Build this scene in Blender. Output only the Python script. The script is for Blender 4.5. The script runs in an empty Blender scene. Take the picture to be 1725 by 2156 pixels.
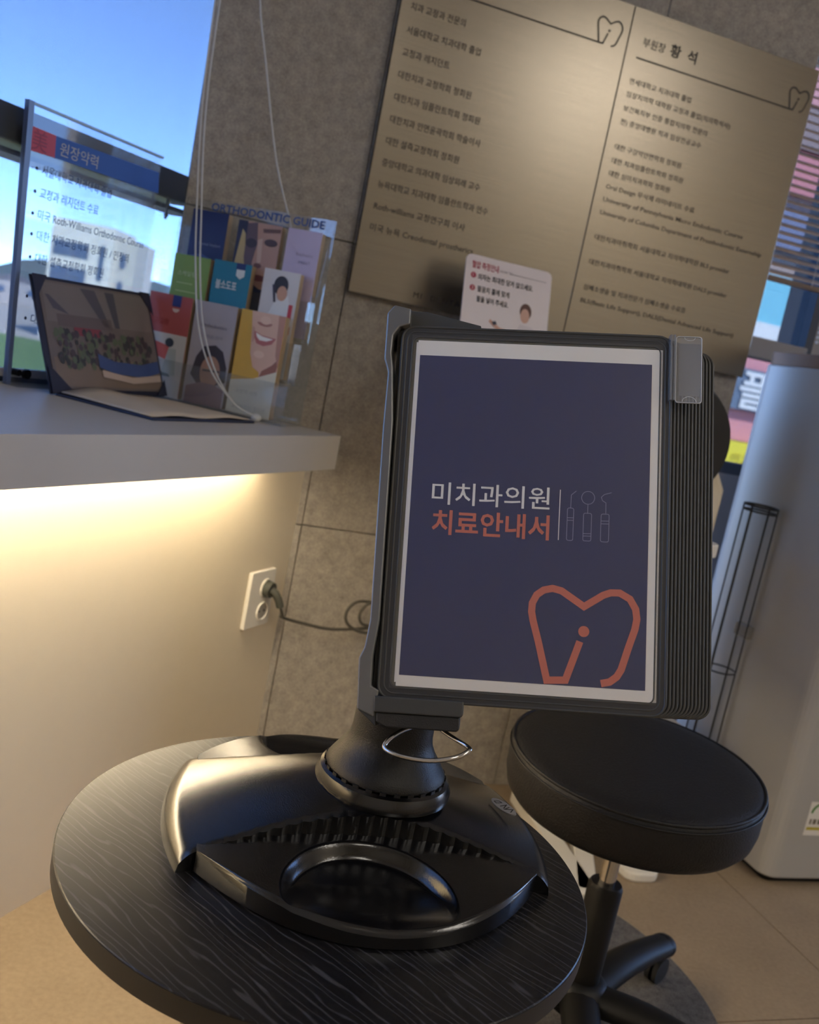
import bpy, bmesh, math, random
from mathutils import Matrix, Vector
random.seed(4)
SC = bpy.context.scene
COL = SC.collection

# ------------------------------------------------------------------ camera
H_EYE = 0.98
cam = bpy.data.cameras.new('camera')
cam.sensor_fit = 'HORIZONTAL'; cam.sensor_width = 36.0
cam.lens = 36.0 * 2000.0 / 1725.0
cam.clip_start = 0.02; cam.clip_end = 3000
cam.dof.use_dof = True; cam.dof.focus_distance = 0.86; cam.dof.aperture_fstop = 10.5
cam_ob = bpy.data.objects.new('camera', cam); COL.objects.link(cam_ob)
PITCH, ROLL = math.radians(9.2), math.radians(11.4)
_fw = Vector((0, math.cos(PITCH), -math.sin(PITCH))); _r0 = Vector((1, 0, 0)); _dn = _fw.cross(_r0)
_xi = math.cos(ROLL) * _r0 - math.sin(ROLL) * _dn
_yi = math.sin(ROLL) * _r0 + math.cos(ROLL) * _dn
cam_ob.matrix_world = Matrix(((_xi.x, -_yi.x, -_fw.x, 0), (_xi.y, -_yi.y, -_fw.y, 0), (_xi.z, -_yi.z, -_fw.z, H_EYE), (0, 0, 0, 1)))
SC.camera = cam_ob

# ------------------------------------------------------------------ sky, sun, exposure
world = bpy.data.worlds.new('world'); SC.world = world; world.use_nodes = True
wn = world.node_tree; wn.nodes.clear()
wo = wn.nodes.new('ShaderNodeOutputWorld'); bg = wn.nodes.new('ShaderNodeBackground'); sky = wn.nodes.new('ShaderNodeTexSky')
sky.sky_type = 'NISHITA'; sky.sun_disc = False
sky.sun_elevation = math.radians(42); sky.sun_rotation = math.radians(140)
sky.altitude = 1500; sky.air_density = 0.3; sky.dust_density = 0.0; sky.ozone_density = 4.0
bg.inputs['Strength'].default_value = 2.2
wn.links.new(sky.outputs[0], bg.inputs[0]); wn.links.new(bg.outputs[0], wo.inputs[0])
sun = bpy.data.lights.new('sun', 'SUN'); sun.energy = 18.0; sun.angle = math.radians(0.6); sun.color = (1.0, 0.95, 0.88)
sun_ob = bpy.data.objects.new('sun', sun); COL.objects.link(sun_ob)
sun_ob.rotation_euler = Vector((-0.45, 0.62, -0.66)).to_track_quat('-Z', 'Y').to_euler()
sun_ob.location = (0, 0, 30)
VS = SC.view_settings
VS.view_transform = 'Standard'; VS.look = 'None'; VS.gamma = 1.0; VS.use_curve_mapping = False; VS.exposure = 0.0
SC.cycles.use_denoising = True
SC.cycles.max_bounces = 10; SC.cycles.transparent_max_bounces = 24; SC.cycles.diffuse_bounces = 5
SC.cycles.caustics_reflective = False; SC.cycles.caustics_refractive = False
SC.cycles.sample_clamp_indirect = 6.0

# ------------------------------------------------------------------ frames (front = -Y, up = Z)
def frame(o, x, y, z=(0, 0, 1)):
    return Matrix(((x[0], y[0], z[0], o[0]), (x[1], y[1], z[1], o[1]), (x[2], y[2], z[2], o[2]), (0, 0, 0, 1)))
K = Vector((-0.236, 2.008, 0))                    # foot of the corner between panelled wall and tiled wall
_a1, _a2 = math.radians(71.2), math.radians(22.2)
_deg2 = 22.2
D1 = Vector((math.sin(_a1), math.cos(_a1), 0)); N1 = Vector((D1.y, -D1.x, 0))     # tiled wall
D2 = Vector((math.sin(_a2), math.cos(_a2), 0)); N2 = Vector((D2.y, -D2.x, 0))     # window wall
MT = frame(K, D1, -N1)        # (along tiled wall, depth behind it, height)
ML = frame(K, D2, -N2)        # (along window wall, depth behind it, height)
PX, PU, PN = Vector((.9872, -.0451, .1533)), Vector((-.1302, .3288, .9354)), Vector((-.0926, -.9433, .3187))
PX.normalize(); PN = (PN - PX * PN.dot(PX)).normalized(); PU = PN.cross(PX)
MP = frame((-.0219, .8424, .9943), PX, -PN, PU)   # flip chart sheet, origin at paper's top left
def at(M, x, y, z): return M @ Matrix.Translation((x, y, z))
def rz(a): return Matrix.Rotation(math.radians(a), 4, 'Z')

# ------------------------------------------------------------------ materials
def lin(c):
    return tuple(((v / 255.0) / 12.92 if v / 255.0 <= 0.04045 else ((v / 255.0 + 0.055) / 1.055) ** 2.4) for v in c)
MATS = {}
def mat(name, rgb, rough=0.5, metal=0.0, spec=0.5, var=0.06, vscale=30.0, bump=0.0, bscale=200.0, coat=0.0, srgb=True):
    if name in MATS: return MATS[name]
    m = bpy.data.materials.new(name); m.use_nodes = True; n = m.node_tree; b = n.nodes['Principled BSDF']
    c = lin(rgb) if srgb else rgb
    tc = n.nodes.new('ShaderNodeTexCoord'); nz = n.nodes.new('ShaderNodeTexNoise'); nz.inputs['Scale'].default_value = vscale; nz.inputs['Detail'].default_value = 4
    mx = n.nodes.new('ShaderNodeMix'); mx.data_type = 'RGBA'
    mx.inputs[6].default_value = tuple(v * (1 - var) for v in c) + (1,); mx.inputs[7].default_value = tuple(min(1, v * (1 + var)) for v in c) + (1,)
    n.links.new(tc.outputs['Object'], nz.inputs['Vector']); n.links.new(nz.outputs[0], mx.inputs[0]); n.links.new(mx.outputs[2], b.inputs['Base Color'])
    b.inputs['Roughness'].default_value = rough; b.inputs['Metallic'].default_value = metal; b.inputs['Specular IOR Level'].default_value = spec
    b.inputs['Coat Weight'].default_value = coat; b.inputs['Coat Roughness'].default_value = rough*.9
    if bump:
        n2 = n.nodes.new('ShaderNodeTexNoise'); n2.inputs['Scale'].default_value = bscale; n2.inputs['Detail'].default_value = 3
        bp = n.nodes.new('ShaderNodeBump'); bp.inputs['Strength'].default_value = bump; bp.inputs['Distance'].default_value = 0.002
        n.links.new(tc.outputs['Object'], n2.inputs['Vector']); n.links.new(n2.outputs[0], bp.inputs['Height']); n.links.new(bp.outputs[0], b.inputs['Normal'])
    MATS[name] = m; return m
def emit(name, rgb, s):
    m = bpy.data.materials.new(name); m.use_nodes = True; n = m.node_tree; n.nodes.clear()
    o = n.nodes.new('ShaderNodeOutputMaterial'); e = n.nodes.new('ShaderNodeEmission'); e.inputs[0].default_value = (*rgb, 1); e.inputs[1].default_value = s
    n.links.new(e.outputs[0], o.inputs[0]); MATS[name] = m; return m
def clear(name, tint=(1, 1, 1), gloss=1.0, rough=0.02, haze=0.0, hazecol=(.8, .8, .8)):
    """thin clear sheet: straight-through transmission plus fresnel reflection and a little haze"""
    m = bpy.data.materials.new(name); m.use_nodes = True; n = m.node_tree; n.nodes.clear()
    o = n.nodes.new('ShaderNodeOutputMaterial'); t = n.nodes.new('ShaderNodeBsdfTransparent'); g = n.nodes.new('ShaderNodeBsdfGlossy')
    t.inputs[0].default_value = (*tint, 1); g.inputs['Roughness'].default_value = rough
    f = n.nodes.new('ShaderNodeLayerWeight'); f.inputs[0].default_value = .5      # Schlick reflectance of a thin sheet
    pw = n.nodes.new('ShaderNodeMath'); pw.operation = 'POWER'; pw.inputs[1].default_value = 5.0; n.links.new(f.outputs['Facing'], pw.inputs[0])
    ma = n.nodes.new('ShaderNodeMath'); ma.operation = 'MULTIPLY_ADD'; ma.inputs[1].default_value = .6; ma.inputs[2].default_value = .04; n.links.new(pw.outputs[0], ma.inputs[0])
    ml = n.nodes.new('ShaderNodeMath'); ml.operation = 'MULTIPLY'; ml.inputs[1].default_value = gloss; n.links.new(ma.outputs[0], ml.inputs[0])
    mx = n.nodes.new('ShaderNodeMixShader'); n.links.new(ml.outputs[0], mx.inputs[0])
    src = t.outputs[0]
    if haze:
        d = n.nodes.new('ShaderNodeBsdfDiffuse'); d.inputs[0].default_value = (*hazecol, 1)
        nz = n.nodes.new('ShaderNodeTexNoise'); nz.inputs['Scale'].default_value = 25
        mr = n.nodes.new('ShaderNodeMapRange'); mr.inputs[3].default_value = haze * .8; mr.inputs[4].default_value = haze * 1.2; n.links.new(nz.outputs[0], mr.inputs[0])
        m2 = n.nodes.new('ShaderNodeMixShader'); n.links.new(mr.outputs[0], m2.inputs[0]); n.links.new(t.outputs[0], m2.inputs[1]); n.links.new(d.outputs[0], m2.inputs[2]); src = m2.outputs[0]
    n.links.new(src, mx.inputs[1]); n.links.new(g.outputs[0], mx.inputs[2]); n.links.new(mx.outputs[0], o.inputs[0]); MATS[name] = m; return m

def stone(name, dark, light, rough, scale, fine, bump=.25):
    m = bpy.data.materials.new(name); m.use_nodes = True; n = m.node_tree; b = n.nodes['Principled BSDF']
    tc = n.nodes.new('ShaderNodeTexCoord'); a = n.nodes.new('ShaderNodeTexNoise'); a.inputs['Scale'].default_value = scale; a.inputs['Detail'].default_value = 8; a.inputs['Roughness'].default_value = .65
    c = n.nodes.new('ShaderNodeTexNoise'); c.inputs['Scale'].default_value = fine; c.inputs['Detail'].default_value = 3
    geo = n.nodes.new('ShaderNodeNewGeometry')
    for x in (a, c): n.links.new(geo.outputs['Position'], x.inputs['Vector'])
    ad = n.nodes.new('ShaderNodeMath'); ad.operation = 'MULTIPLY_ADD'; ad.inputs[1].default_value = .45; n.links.new(c.outputs[0], ad.inputs[0]); 
    ml = n.nodes.new('ShaderNodeMath'); ml.operation = 'MULTIPLY'; ml.inputs[1].default_value = .55; n.links.new(a.outputs[0], ml.inputs[0]); n.links.new(ml.outputs[0], ad.inputs[2])
    r = n.nodes.new('ShaderNodeValToRGB'); r.color_ramp.elements[0].position = .32; r.color_ramp.elements[1].position = .68
    r.color_ramp.elements[0].color = (*lin(dark), 1); r.color_ramp.elements[1].color = (*lin(light), 1)
    n.links.new(ad.outputs[0], r.inputs[0]); n.links.new(r.outputs[0], b.inputs['Base Color']); b.inputs['Roughness'].default_value = rough
    bp = n.nodes.new('ShaderNodeBump'); bp.inputs['Strength'].default_value = bump; bp.inputs['Distance'].default_value = .0008; n.links.new(c.outputs[0], bp.inputs['Height']); n.links.new(bp.outputs[0], b.inputs['Normal'])
    MATS[name] = m; return m
def streaky(name, base, light, rough, axis_scale, metal=0.0, thr=.56, spec=.5, coat=0.0):
    """fine streaks along one axis: wood grain or brushed metal"""
    m = bpy.data.materials.new(name); m.use_nodes = True; n = m.node_tree; b = n.nodes['Principled BSDF']
    tc = n.nodes.new('ShaderNodeTexCoord'); mp = n.nodes.new('ShaderNodeMapping'); mp.inputs['Scale'].default_value = axis_scale
    wv = n.nodes.new('ShaderNodeTexNoise'); wv.inputs['Scale'].default_value = 1.0; wv.inputs['Detail'].default_value = 5; wv.inputs['Roughness'].default_value = .6; wv.inputs['Distortion'].default_value = .25
    n.links.new(tc.outputs['Object'], mp.inputs[0]); n.links.new(mp.outputs[0], wv.inputs['Vector'])
    r = n.nodes.new('ShaderNodeValToRGB'); r.color_ramp.elements[0].position = thr - .08; r.color_ramp.elements[1].position = thr + .12
    r.color_ramp.elements[0].color = (*lin(base), 1); r.color_ramp.elements[1].color = (*lin(light), 1)
    n.links.new(wv.outputs[0], r.inputs[0]); n.links.new(r.outputs[0], b.inputs['Base Color'])
    b.inputs['Roughness'].default_value = rough; b.inputs['Metallic'].default_value = metal; b.inputs['Specular IOR Level'].default_value = spec; b.inputs['Coat Weight'].default_value = coat
    bp = n.nodes.new('ShaderNodeBump'); bp.inputs['Strength'].default_value = .10; bp.inputs['Distance'].default_value = .0004; n.links.new(wv.outputs[0], bp.inputs['Height']); n.links.new(bp.outputs[0], b.inputs['Normal'])
    MATS[name] = m; return m

M_tile = stone('wall_tile_stone', (126, 121, 116), (180, 173, 163), .62, 45, 260)
M_grout = mat('grout', (84, 80, 76), .9)
M_floor = stone('floor_tile_stone', (136, 119, 98), (160, 142, 118), .55, 5, 120, .12)
M_fgrout = mat('floor_grout', (124, 108, 88), .9)
M_cream = mat('cream_paint', (226, 214, 190), .55, var=.02, bump=.05, bscale=400)
M_ledge = mat('ledge_white', (192, 186, 176), .42, var=.02)
M_greywall = mat('grey_paint', (150, 146, 146), .7, var=.03)
M_ceil = mat('ceiling_white', (226, 222, 214), .8, var=.02)
M_darkframe = mat('window_frame_dark', (70, 74, 84), .45, metal=.3)
M_rail = bpy.data.materials.new('translucent_weather_strip'); M_rail.use_nodes = True; _n = M_rail.node_tree; _n.nodes.clear()
_o = _n.nodes.new('ShaderNodeOutputMaterial'); _t = _n.nodes.new('ShaderNodeBsdfTranslucent'); _t.inputs[0].default_value = (.95, .86, .60, 1); _n.links.new(_t.outputs[0], _o.inputs[0])
M_glass = clear('window_glass', (.97, .985, .99), .7)
M_glass2 = clear('dimming_window_glass', (.34, .37, .40), .7)  # tint added to hold down the daylight and the bright street outside
M_acryl = clear('clear_acrylic', (.96, .97, .975), 1.0, .03, .05, (.72, .76, .8))
M_film = clear('clear_film', (.98, .98, .98), .45, .16, .012, (.7, .7, .7))
M_tab = clear('clear_tab_plastic', (.80, .81, .82), 1.0, .15, .20, (.6, .6, .62))
M_black = mat('black_plastic', (12, 12, 14), .19, spec=.75, var=.1, bump=.05, bscale=900)
M_neck = mat('black_neck_plastic', (16, 16, 17), .40, spec=.45, var=.08, bump=.25, bscale=800)
M_blackm = mat('black_matte_plastic', (26, 26, 27), .5, spec=.5, var=.08, bump=.25, bscale=800)
M_slv_shade = mat('dark_grey_plastic_shade', (46, 46, 47), .55, var=.05)  # sleeve plastic darkened: shade in the gaps between beads painted as colour
M_slv = mat('dark_grey_plastic', (60, 61, 61), .45, spec=.5, var=.05)
M_spine = mat('grey_metallic_plastic', (118, 118, 118), .38, metal=.55, var=.04)
def grain(name, base, light, rough):
    """black veneer with thin wavy open-pore lines running along local x"""
    m = bpy.data.materials.new(name); m.use_nodes = True; n = m.node_tree; b = n.nodes['Principled BSDF']
    tc = n.nodes.new('ShaderNodeTexCoord'); mp = n.nodes.new('ShaderNodeMapping'); mp.inputs['Scale'].default_value = (.16, 1, 1); n.links.new(tc.outputs['Object'], mp.inputs[0])
    wv = n.nodes.new('ShaderNodeTexWave'); wv.bands_direction = 'Y'; wv.inputs['Scale'].default_value = 44; wv.inputs['Distortion'].default_value = 15; wv.inputs['Detail'].default_value = 3; wv.inputs['Detail Scale'].default_value = .9; n.links.new(mp.outputs[0], wv.inputs['Vector'])
    m2 = n.nodes.new('ShaderNodeMapping'); m2.inputs['Scale'].default_value = (45, 420, 1); n.links.new(tc.outputs['Object'], m2.inputs[0])
    nz = n.nodes.new('ShaderNodeTexNoise'); nz.inputs['Scale'].default_value = 1.0; nz.inputs['Detail'].default_value = 3; n.links.new(m2.outputs[0], nz.inputs['Vector'])
    r = n.nodes.new('ShaderNodeValToRGB'); r.color_ramp.elements[0].position = .86; r.color_ramp.elements[1].position = 1.0; r.color_ramp.elements[0].color = (0, 0, 0, 1); r.color_ramp.elements[1].color = (1, 1, 1, 1); n.links.new(wv.outputs['Fac'], r.inputs[0])
    mu = n.nodes.new('ShaderNodeMath'); mu.operation = 'MULTIPLY'; n.links.new(r.outputs[0], mu.inputs[0]); n.links.new(nz.outputs[0], mu.inputs[1])
    ad = n.nodes.new('ShaderNodeMath'); ad.operation = 'MULTIPLY_ADD'; ad.inputs[1].default_value = .12; n.links.new(nz.outputs[0], ad.inputs[0]); n.links.new(mu.outputs[0], ad.inputs[2])
    mx = n.nodes.new('ShaderNodeMix'); mx.data_type = 'RGBA'; mx.inputs[6].default_value = (*lin(base), 1); mx.inputs[7].default_value = (*lin(light), 1); n.links.new(ad.outputs[0], mx.inputs[0]); n.links.new(mx.outputs[2], b.inputs['Base Color'])
    b.inputs['Roughness'].default_value = rough; b.inputs['Specular IOR Level'].default_value = .42
    bp = n.nodes.new('ShaderNodeBump'); bp.inputs['Strength'].default_value = .12; bp.inputs['Distance'].default_value = .0003; bp.invert = True; n.links.new(ad.outputs[0], bp.inputs['Height']); n.links.new(bp.outputs[0], b.inputs['Normal'])
    MATS[name] = m; return m
M_wood = grain('black_wood_grain', (8, 8, 9), (80, 80, 86), .33)
M_edge = mat('black_edge_band', (30, 29, 28), .5)
M_leather = mat('black_leather', (19, 19, 21), .5, spec=.38, var=.12, bump=.5, bscale=350)
M_chrome = mat('chrome', (205, 203, 200), .12, metal=1.0, var=.02)
M_blk = mat('black_painted', (13, 13, 13), .5, spec=.3, var=.05)
M_rubber = mat('black_rubber', (30, 30, 31), .6)
M_steel = streaky('brushed_steel', (142, 135, 124), (154, 146, 133), .27, (6, 60, 2200), metal=.92, thr=.5)
M_ink = mat('engraved_ink', (52, 48, 44), .6, var=.05)
M_paper = mat('white_paper', (238, 233, 224), .6, var=.015)
M_pwhite = mat('print_white', (235, 232, 226), .6)
M_navy = mat('print_navy', (47, 52, 92), .5, var=.03)
M_coral = mat('print_coral', (206, 112, 92), .55, var=.03)
M_pgrey = mat('print_grey_blue', (138, 140, 168), .55)
M_wplast = mat('white_plastic', (232, 228, 218), .4, var=.02)
M_cable = mat('dark_cable', (66, 64, 58), .5)
M_appl = mat('appliance_white', (174, 173, 171), .36, var=.02, coat=.2)
M_trayw = mat('brown_tray', (136, 104, 78), .55, var=.12, vscale=60)
M_wire = mat('black_wire', (34, 33, 32), .45)
M_cream2 = mat('monitor_cream', (226, 216, 196), .45, var=.02)
M_cord = mat('cord_white', (208, 208, 206), .55)
M_rug = stone('rug_charcoal', (50, 48, 48), (112, 108, 104), .95, 70, 380, .8)
M_felt = mat('navy_folder', (34, 40, 66), .6, bump=.2)

# ------------------------------------------------------------------ mesh building
class MB:
    def __init__(s): s.v = []; s.f = []
    def add(s, vs, fs):
        o = len(s.v); s.v += [tuple(v) for v in vs]; s.f += [tuple(i + o for i in f) for f in fs]; return s
    def box(s, x0, x1, y0, y1, z0, z1):
        return s.add([(x0,y0,z0),(x1,y0,z0),(x1,y1,z0),(x0,y1,z0),(x0,y0,z1),(x1,y0,z1),(x1,y1,z1),(x0,y1,z1)],
                     [(0,3,2,1),(4,5,6,7),(0,1,5,4),(1,2,6,5),(2,3,7,6),(3,0,4,7)])
    def obox(s, c, x, y, z, hx, hy, hz):
        c, x, y, z = Vector(c), Vector(x), Vector(y), Vector(z)
        return s.add([c + x*a*hx + y*b*hy + z*d*hz for d in (-1,1) for a, b in ((-1,-1),(1,-1),(1,1),(-1,1))],
                     [(0,3,2,1),(4,5,6,7),(0,1,5,4),(1,2,6,5),(2,3,7,6),(3,0,4,7)])
    def prism_xz(s, poly, y0, y1):
        n = len(poly)
        return s.add([(x, y0, z) for x, z in poly] + [(x, y1, z) for x, z in poly],
                     [tuple(range(n)), tuple(range(2*n-1, n-1, -1))] + [(i, i+n, (i+1) % n + n, (i+1) % n) for i in range(n)])
    def prism_xy(s, poly, z0, z1):
        n = len(poly)
        return s.add([(x, y, z0) for x, y in poly] + [(x, y, z1) for x, y in poly],
                     [tuple(range(n-1, -1, -1)), tuple(range(n, 2*n))] + [(i, (i+1) % n, (i+1) % n + n, i+n) for i in range(n)])
    def ring_xz(s, outer, inner, y0, y1):
        n = len(outer)
        vs = [(x, y, z) for P, y in ((outer,y0),(inner,y0),(outer,y1),(inner,y1)) for x, z in P]
        fs = []
        for i in range(n):
            j = (i+1) % n
            fs += [(i, j, n+j, n+i), (2*n+i, 3*n+i, 3*n+j, 2*n+j), (i, 2*n+i, 2*n+j, j), (n+i, n+j, 3*n+j, 3*n+i)]
        return s.add(vs, fs)
    def tube(s, path, r, n=8, closed=False, cap=True):
        path = [Vector(p) for p in path]; m = len(path); rs = r if isinstance(r, (list, tuple)) else [r]*m
        o = len(s.v); ref = None
        for i, p in enumerate(path):
            a = path[i-1] if (i > 0 or closed) else p; b = path[(i+1) % m] if (i < m-1 or closed) else p
            t = (b - a).normalized()
            if ref is None: ref = Vector((0,0,1)) if abs(t.z) < .9 else Vector((1,0,0))
            u = (ref - t*ref.dot(t)).normalized(); w = t.cross(u); ref = u
            for k in range(n):
                an = 2*math.pi*k/n; s.v.append(tuple(p + (u*math.cos(an) + w*math.sin(an))*rs[i]))
        for i in range(m if closed else m-1):
            j = (i+1) % m
            for k in range(n): s.f.append((o+i*n+k, o+i*n+(k+1)%n, o+j*n+(k+1)%n, o+j*n+k))
        if cap and not closed: s.f.append(tuple(o+k for k in range(n-1,-1,-1))); s.f.append(tuple(o+(m-1)*n+k for k in range(n)))
        return s
    def lathe(s, prof, n=48, cx=0, cy=0, sx=1, sy=1, cap=True):
        o = len(s.v); m = len(prof)
        for r, z in prof:
            for k in range(n): a = 2*math.pi*k/n; s.v.append((cx + r*sx*math.cos(a), cy + r*sy*math.sin(a), z))
        for i in range(m-1):
            for k in range(n): s.f.append((o+i*n+k, o+i*n+(k+1)%n, o+(i+1)*n+(k+1)%n, o+(i+1)*n+k))
        if cap: s.f.append(tuple(o+k for k in range(n-1,-1,-1))); s.f.append(tuple(o+(m-1)*n+k for k in range(n)))
        return s
    def ball(s, c, rx, ry=None, rz=None, n=16, m=10):
        ry = ry or rx; rz = rz or rx; o = len(s.v)
        for i in range(1, m):
            t = math.pi*i/m
            for k in range(n): a = 2*math.pi*k/n; s.v.append((c[0]+rx*math.sin(t)*math.cos(a), c[1]+ry*math.sin(t)*math.sin(a), c[2]+rz*math.cos(t)))
        s.v += [(c[0],c[1],c[2]+rz),(c[0],c[1],c[2]-rz)]; T = len(s.v)-2
        for i in range(m-2):
            for k in range(n): s.f.append((o+i*n+k, o+(i+1)*n+k, o+(i+1)*n+(k+1)%n, o+i*n+(k+1)%n))
        for k in range(n): s.f.append((T, o+k, o+(k+1)%n)); s.f.append((T+1, o+(m-2)*n+(k+1)%n, o+(m-2)*n+k))
        return s
    def flat(s, poly, y):                       # flat print in the xz plane, facing -y
        return s.add([(x, y, z) for x, z in poly], [tuple(range(len(poly)))])
    def ribbon(s, pts, w, y, closed=False):     # stroke of constant width in the xz plane
        P = [Vector(p) for p in pts]; n = len(P); o = len(s.v); L = []
        for i in range(n):
            a = P[i-1] if (i > 0 or closed) else None; b = P[(i+1) % n] if (i < n-1 or closed) else None
            d1 = (P[i]-a).normalized() if a is not None else (b-P[i]).normalized(); d2 = (b-P[i]).normalized() if b is not None else d1
            n1 = Vector((-d1.y, d1.x)); n2 = Vector((-d2.y, d2.x)); m = (n1+n2)
            m = m.normalized() if m.length > 1e-6 else n1; k = min(1/max(m.dot(n1), .3), 3.0)
            for sg in (1, -1): q = P[i] + m*(sg*w/2*k); s.v.append((q.x, y, q.y))
        for i in range(n if closed else n-1):
            j = (i+1) % n; s.f.append((o+2*i, o+2*i+1, o+2*j+1, o+2*j))
        return s
    def mesh(s, name, smooth=None):
        me = bpy.data.meshes.new(name); me.from_pydata(s.v, [], s.f); bm = bmesh.new(); bm.from_mesh(me)
        bmesh.ops.recalc_face_normals(bm, faces=bm.faces); bm.to_mesh(me); bm.free()
        if smooth:
            me.polygons.foreach_set('use_smooth', [True]*len(me.polygons)); me.set_sharp_from_angle(angle=math.radians(smooth))
        me.update(); return me
def link(name, data, m=None, parent=None, world=None):
    o = bpy.data.objects.new(name, data); COL.objects.link(o)
    if m is not None and data is not None and not data.materials: data.materials.append(m)
    W = world if world is not None else (parent_world(parent) if parent else Matrix())
    if parent is not None:
        o.parent = parent; o.matrix_parent_inverse = Matrix(); o.matrix_basis = parent_world(parent).inverted() @ W
    else: o.matrix_basis = W
    return o
def parent_world(o):
    W = o.matrix_basis.copy()
    while o.parent is not None: o = o.parent; W = o.matrix_basis @ W
    return W
def obj(name, mb, m, parent=None, world=None, smooth=None, bevel=0, seg=2):
    o = link(name, mb.mesh(name, smooth), m, parent, world)
    if bevel:
        b = o.modifiers.new('bevel', 'BEVEL'); b.width = bevel; b.segments = seg; b.limit_method = 'ANGLE'; b.angle_limit = math.radians(35); b.harden_normals = False
    return o
def tag(o, label=None, cat=None, group=None, kind=None):
    if label: o['label'] = label
    if cat: o['category'] = cat
    if group: o['group'] = group
    if kind: o['kind'] = kind
    return o
def thing(name, label, cat, world, group=None):
    return tag(link(name, None, world=world), label, cat, group)
TEXTS = []
def text(body, size, x, z, m, parent, y=-.0006, name='lettering', bold=0.0, width=None, height=None, spacing=1.0, world=None):
    """queue one line of lettering in the xz plane of its parent (built together at the end)"""
    TEXTS.append(dict(body=body, size=size, x=x, z=z, m=m, parent=parent, y=y, name=name, bold=(0.0, .006, .02)[0 if bold < size*.003 else 1 if bold < size*.012 else 2], width=width, height=height, spacing=spacing, world=world))
def flush_text():
    TS = bpy.data.scenes.new('scratch'); PITCH_ = 3.0
    for key in sorted({(t['bold'], t['spacing']) for t in TEXTS}):
        grp = [t for t in TEXTS if (t['bold'], t['spacing']) == key]
        c = bpy.data.curves.new('t', 'FONT'); c.body = '\n'.join(t['body'] for t in grp); c.size = 1.0; c.offset = key[0]; c.space_character = key[1]; c.space_line = PITCH_; c.resolution_u = 2
        o = bpy.data.objects.new('t', c); TS.collection.objects.link(o); TS.view_layers[0].update()
        me = bpy.data.meshes.new_from_object(o.evaluated_get(TS.view_layers[0].depsgraph))
        V = [v.co.copy() for v in me.vertices]; F = [tuple(p.vertices) for p in me.polygons]
        bpy.data.objects.remove(o); bpy.data.curves.remove(c); bpy.data.meshes.remove(me)
        lines = [[] for _ in grp]
        for f in F: lines[max(0, min(len(grp)-1, round((.35 - V[f[0]].y)/PITCH_)))].append(f)
        for i, t in enumerate(grp):
            idx = {}; vs = []; fs = []
            for f in lines[i]:
                for k in f:
                    if k not in idx: idx[k] = len(vs); vs.append((V[k].x, V[k].y + PITCH_*i))
                fs.append(tuple(idx[k] for k in f))
            x0 = min(v[0] for v in vs); x1 = max(v[0] for v in vs); y0 = min(v[1] for v in vs); y1 = max(v[1] for v in vs)
            kx = t['width']/(x1-x0) if t['width'] else t['size']; ky = t['height']/(y1-y0) if t['height'] else t['size']; yb = y0 if t['height'] else 0.0
            me = bpy.data.meshes.new(t['name']); me.from_pydata([((x-x0)*kx + t['x'], t['y'], (y-yb)*ky + t['z']) for x, y in vs], [], fs); me.update()
            link(t['name'], me, t['m'], t['parent'], t['world'])
    bpy.data.scenes.remove(TS)
def rrect(x0, x1, z0, z1, r, n=5):
    P = []
    for cx, cz, a0 in ((x1-r, z0+r, -90), (x1-r, z1-r, 0), (x0+r, z1-r, 90), (x0+r, z0+r, 180)):
        for i in range(n+1): a = math.radians(a0 + 90*i/n); P.append((cx + r*math.cos(a), cz + r*math.sin(a)))
    return P
def arc(cx, cz, rx, rz_, a0, a1, n=16):
    return [(cx + rx*math.cos(math.radians(a0+(a1-a0)*i/n)), cz + rz_*math.sin(math.radians(a0+(a1-a0)*i/n))) for i in range(n+1)]
def rect(x0, x1, z0, z1): return [(x0,z0),(x1,z0),(x1,z1),(x0,z1)]
def smoothpath(P, k=6):
    P = [Vector(p) for p in P]; out = []
    for i in range(len(P)-1):
        a, b, c, d = P[max(i-1,0)], P[i], P[i+1], P[min(i+2,len(P)-1)]
        for j in range(k):
            t = j/k; out.append(.5*((2*b) + (c-a)*t + (2*a-5*b+4*c-d)*t*t + (3*b-a-3*c+d)*t**3))
    return out + [P[-1]]
TOOTH = [(.1481,-.2523),(.1375,-.2841),(.1225,-.2851),(.1143,-.2539),(.1095,-.2377),(.1080,-.2305),(.1083,-.2232),(.1117,-.2162),(.1172,-.2120),(.1244,-.2102),(.1318,-.2118),(.1505,-.2237),(.1659,-.2134),(.1720,-.2110),(.1792,-.2108),(.1876,-.2153),(.1924,-.2233),(.1936,-.2315),(.1922,-.2398),(.1875,-.2544),(.1819,-.2731),(.1785,-.2789),(.1730,-.2833),(.1660,-.2850)]
def tooth(mb, x0, z0, k, w, y):      # tooth outline with the dotted stroke; (x0, z0) = lower left corner, k = scale
    P = [((x-.1225)*k + x0, (z+.2851)*k + z0) for x, z in TOOTH]
    mb.ribbon(P, w, y); cx, cz = (.151-.1225)*k + x0, (-.244+.2851)*k + z0
    mb.flat([(cx + w*.78*math.cos(a*math.pi/8), cz + w*.78*math.sin(a*math.pi/8)) for a in range(16)], y); return mb

# ================================================================== SETTING
# ---- floor: 600 mm tiles laid square to the tiled wall
fl = tag(obj('floor', MB().box(-4.2, 2.6, -4.6, .4, -.06, -.004), M_fgrout, world=ML), kind='structure')
tm = MB().box(.0012, .5988, -.5988, -.0012, -.02, 0).mesh('tile'); tm.materials.append(M_floor)
for i in range(-4, 5):
    for j in range(0, 9):
        link('tile', tm, None, fl, at(MT, 1.0 + .6*(i-1), .38 - .6*j, 0))
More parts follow.
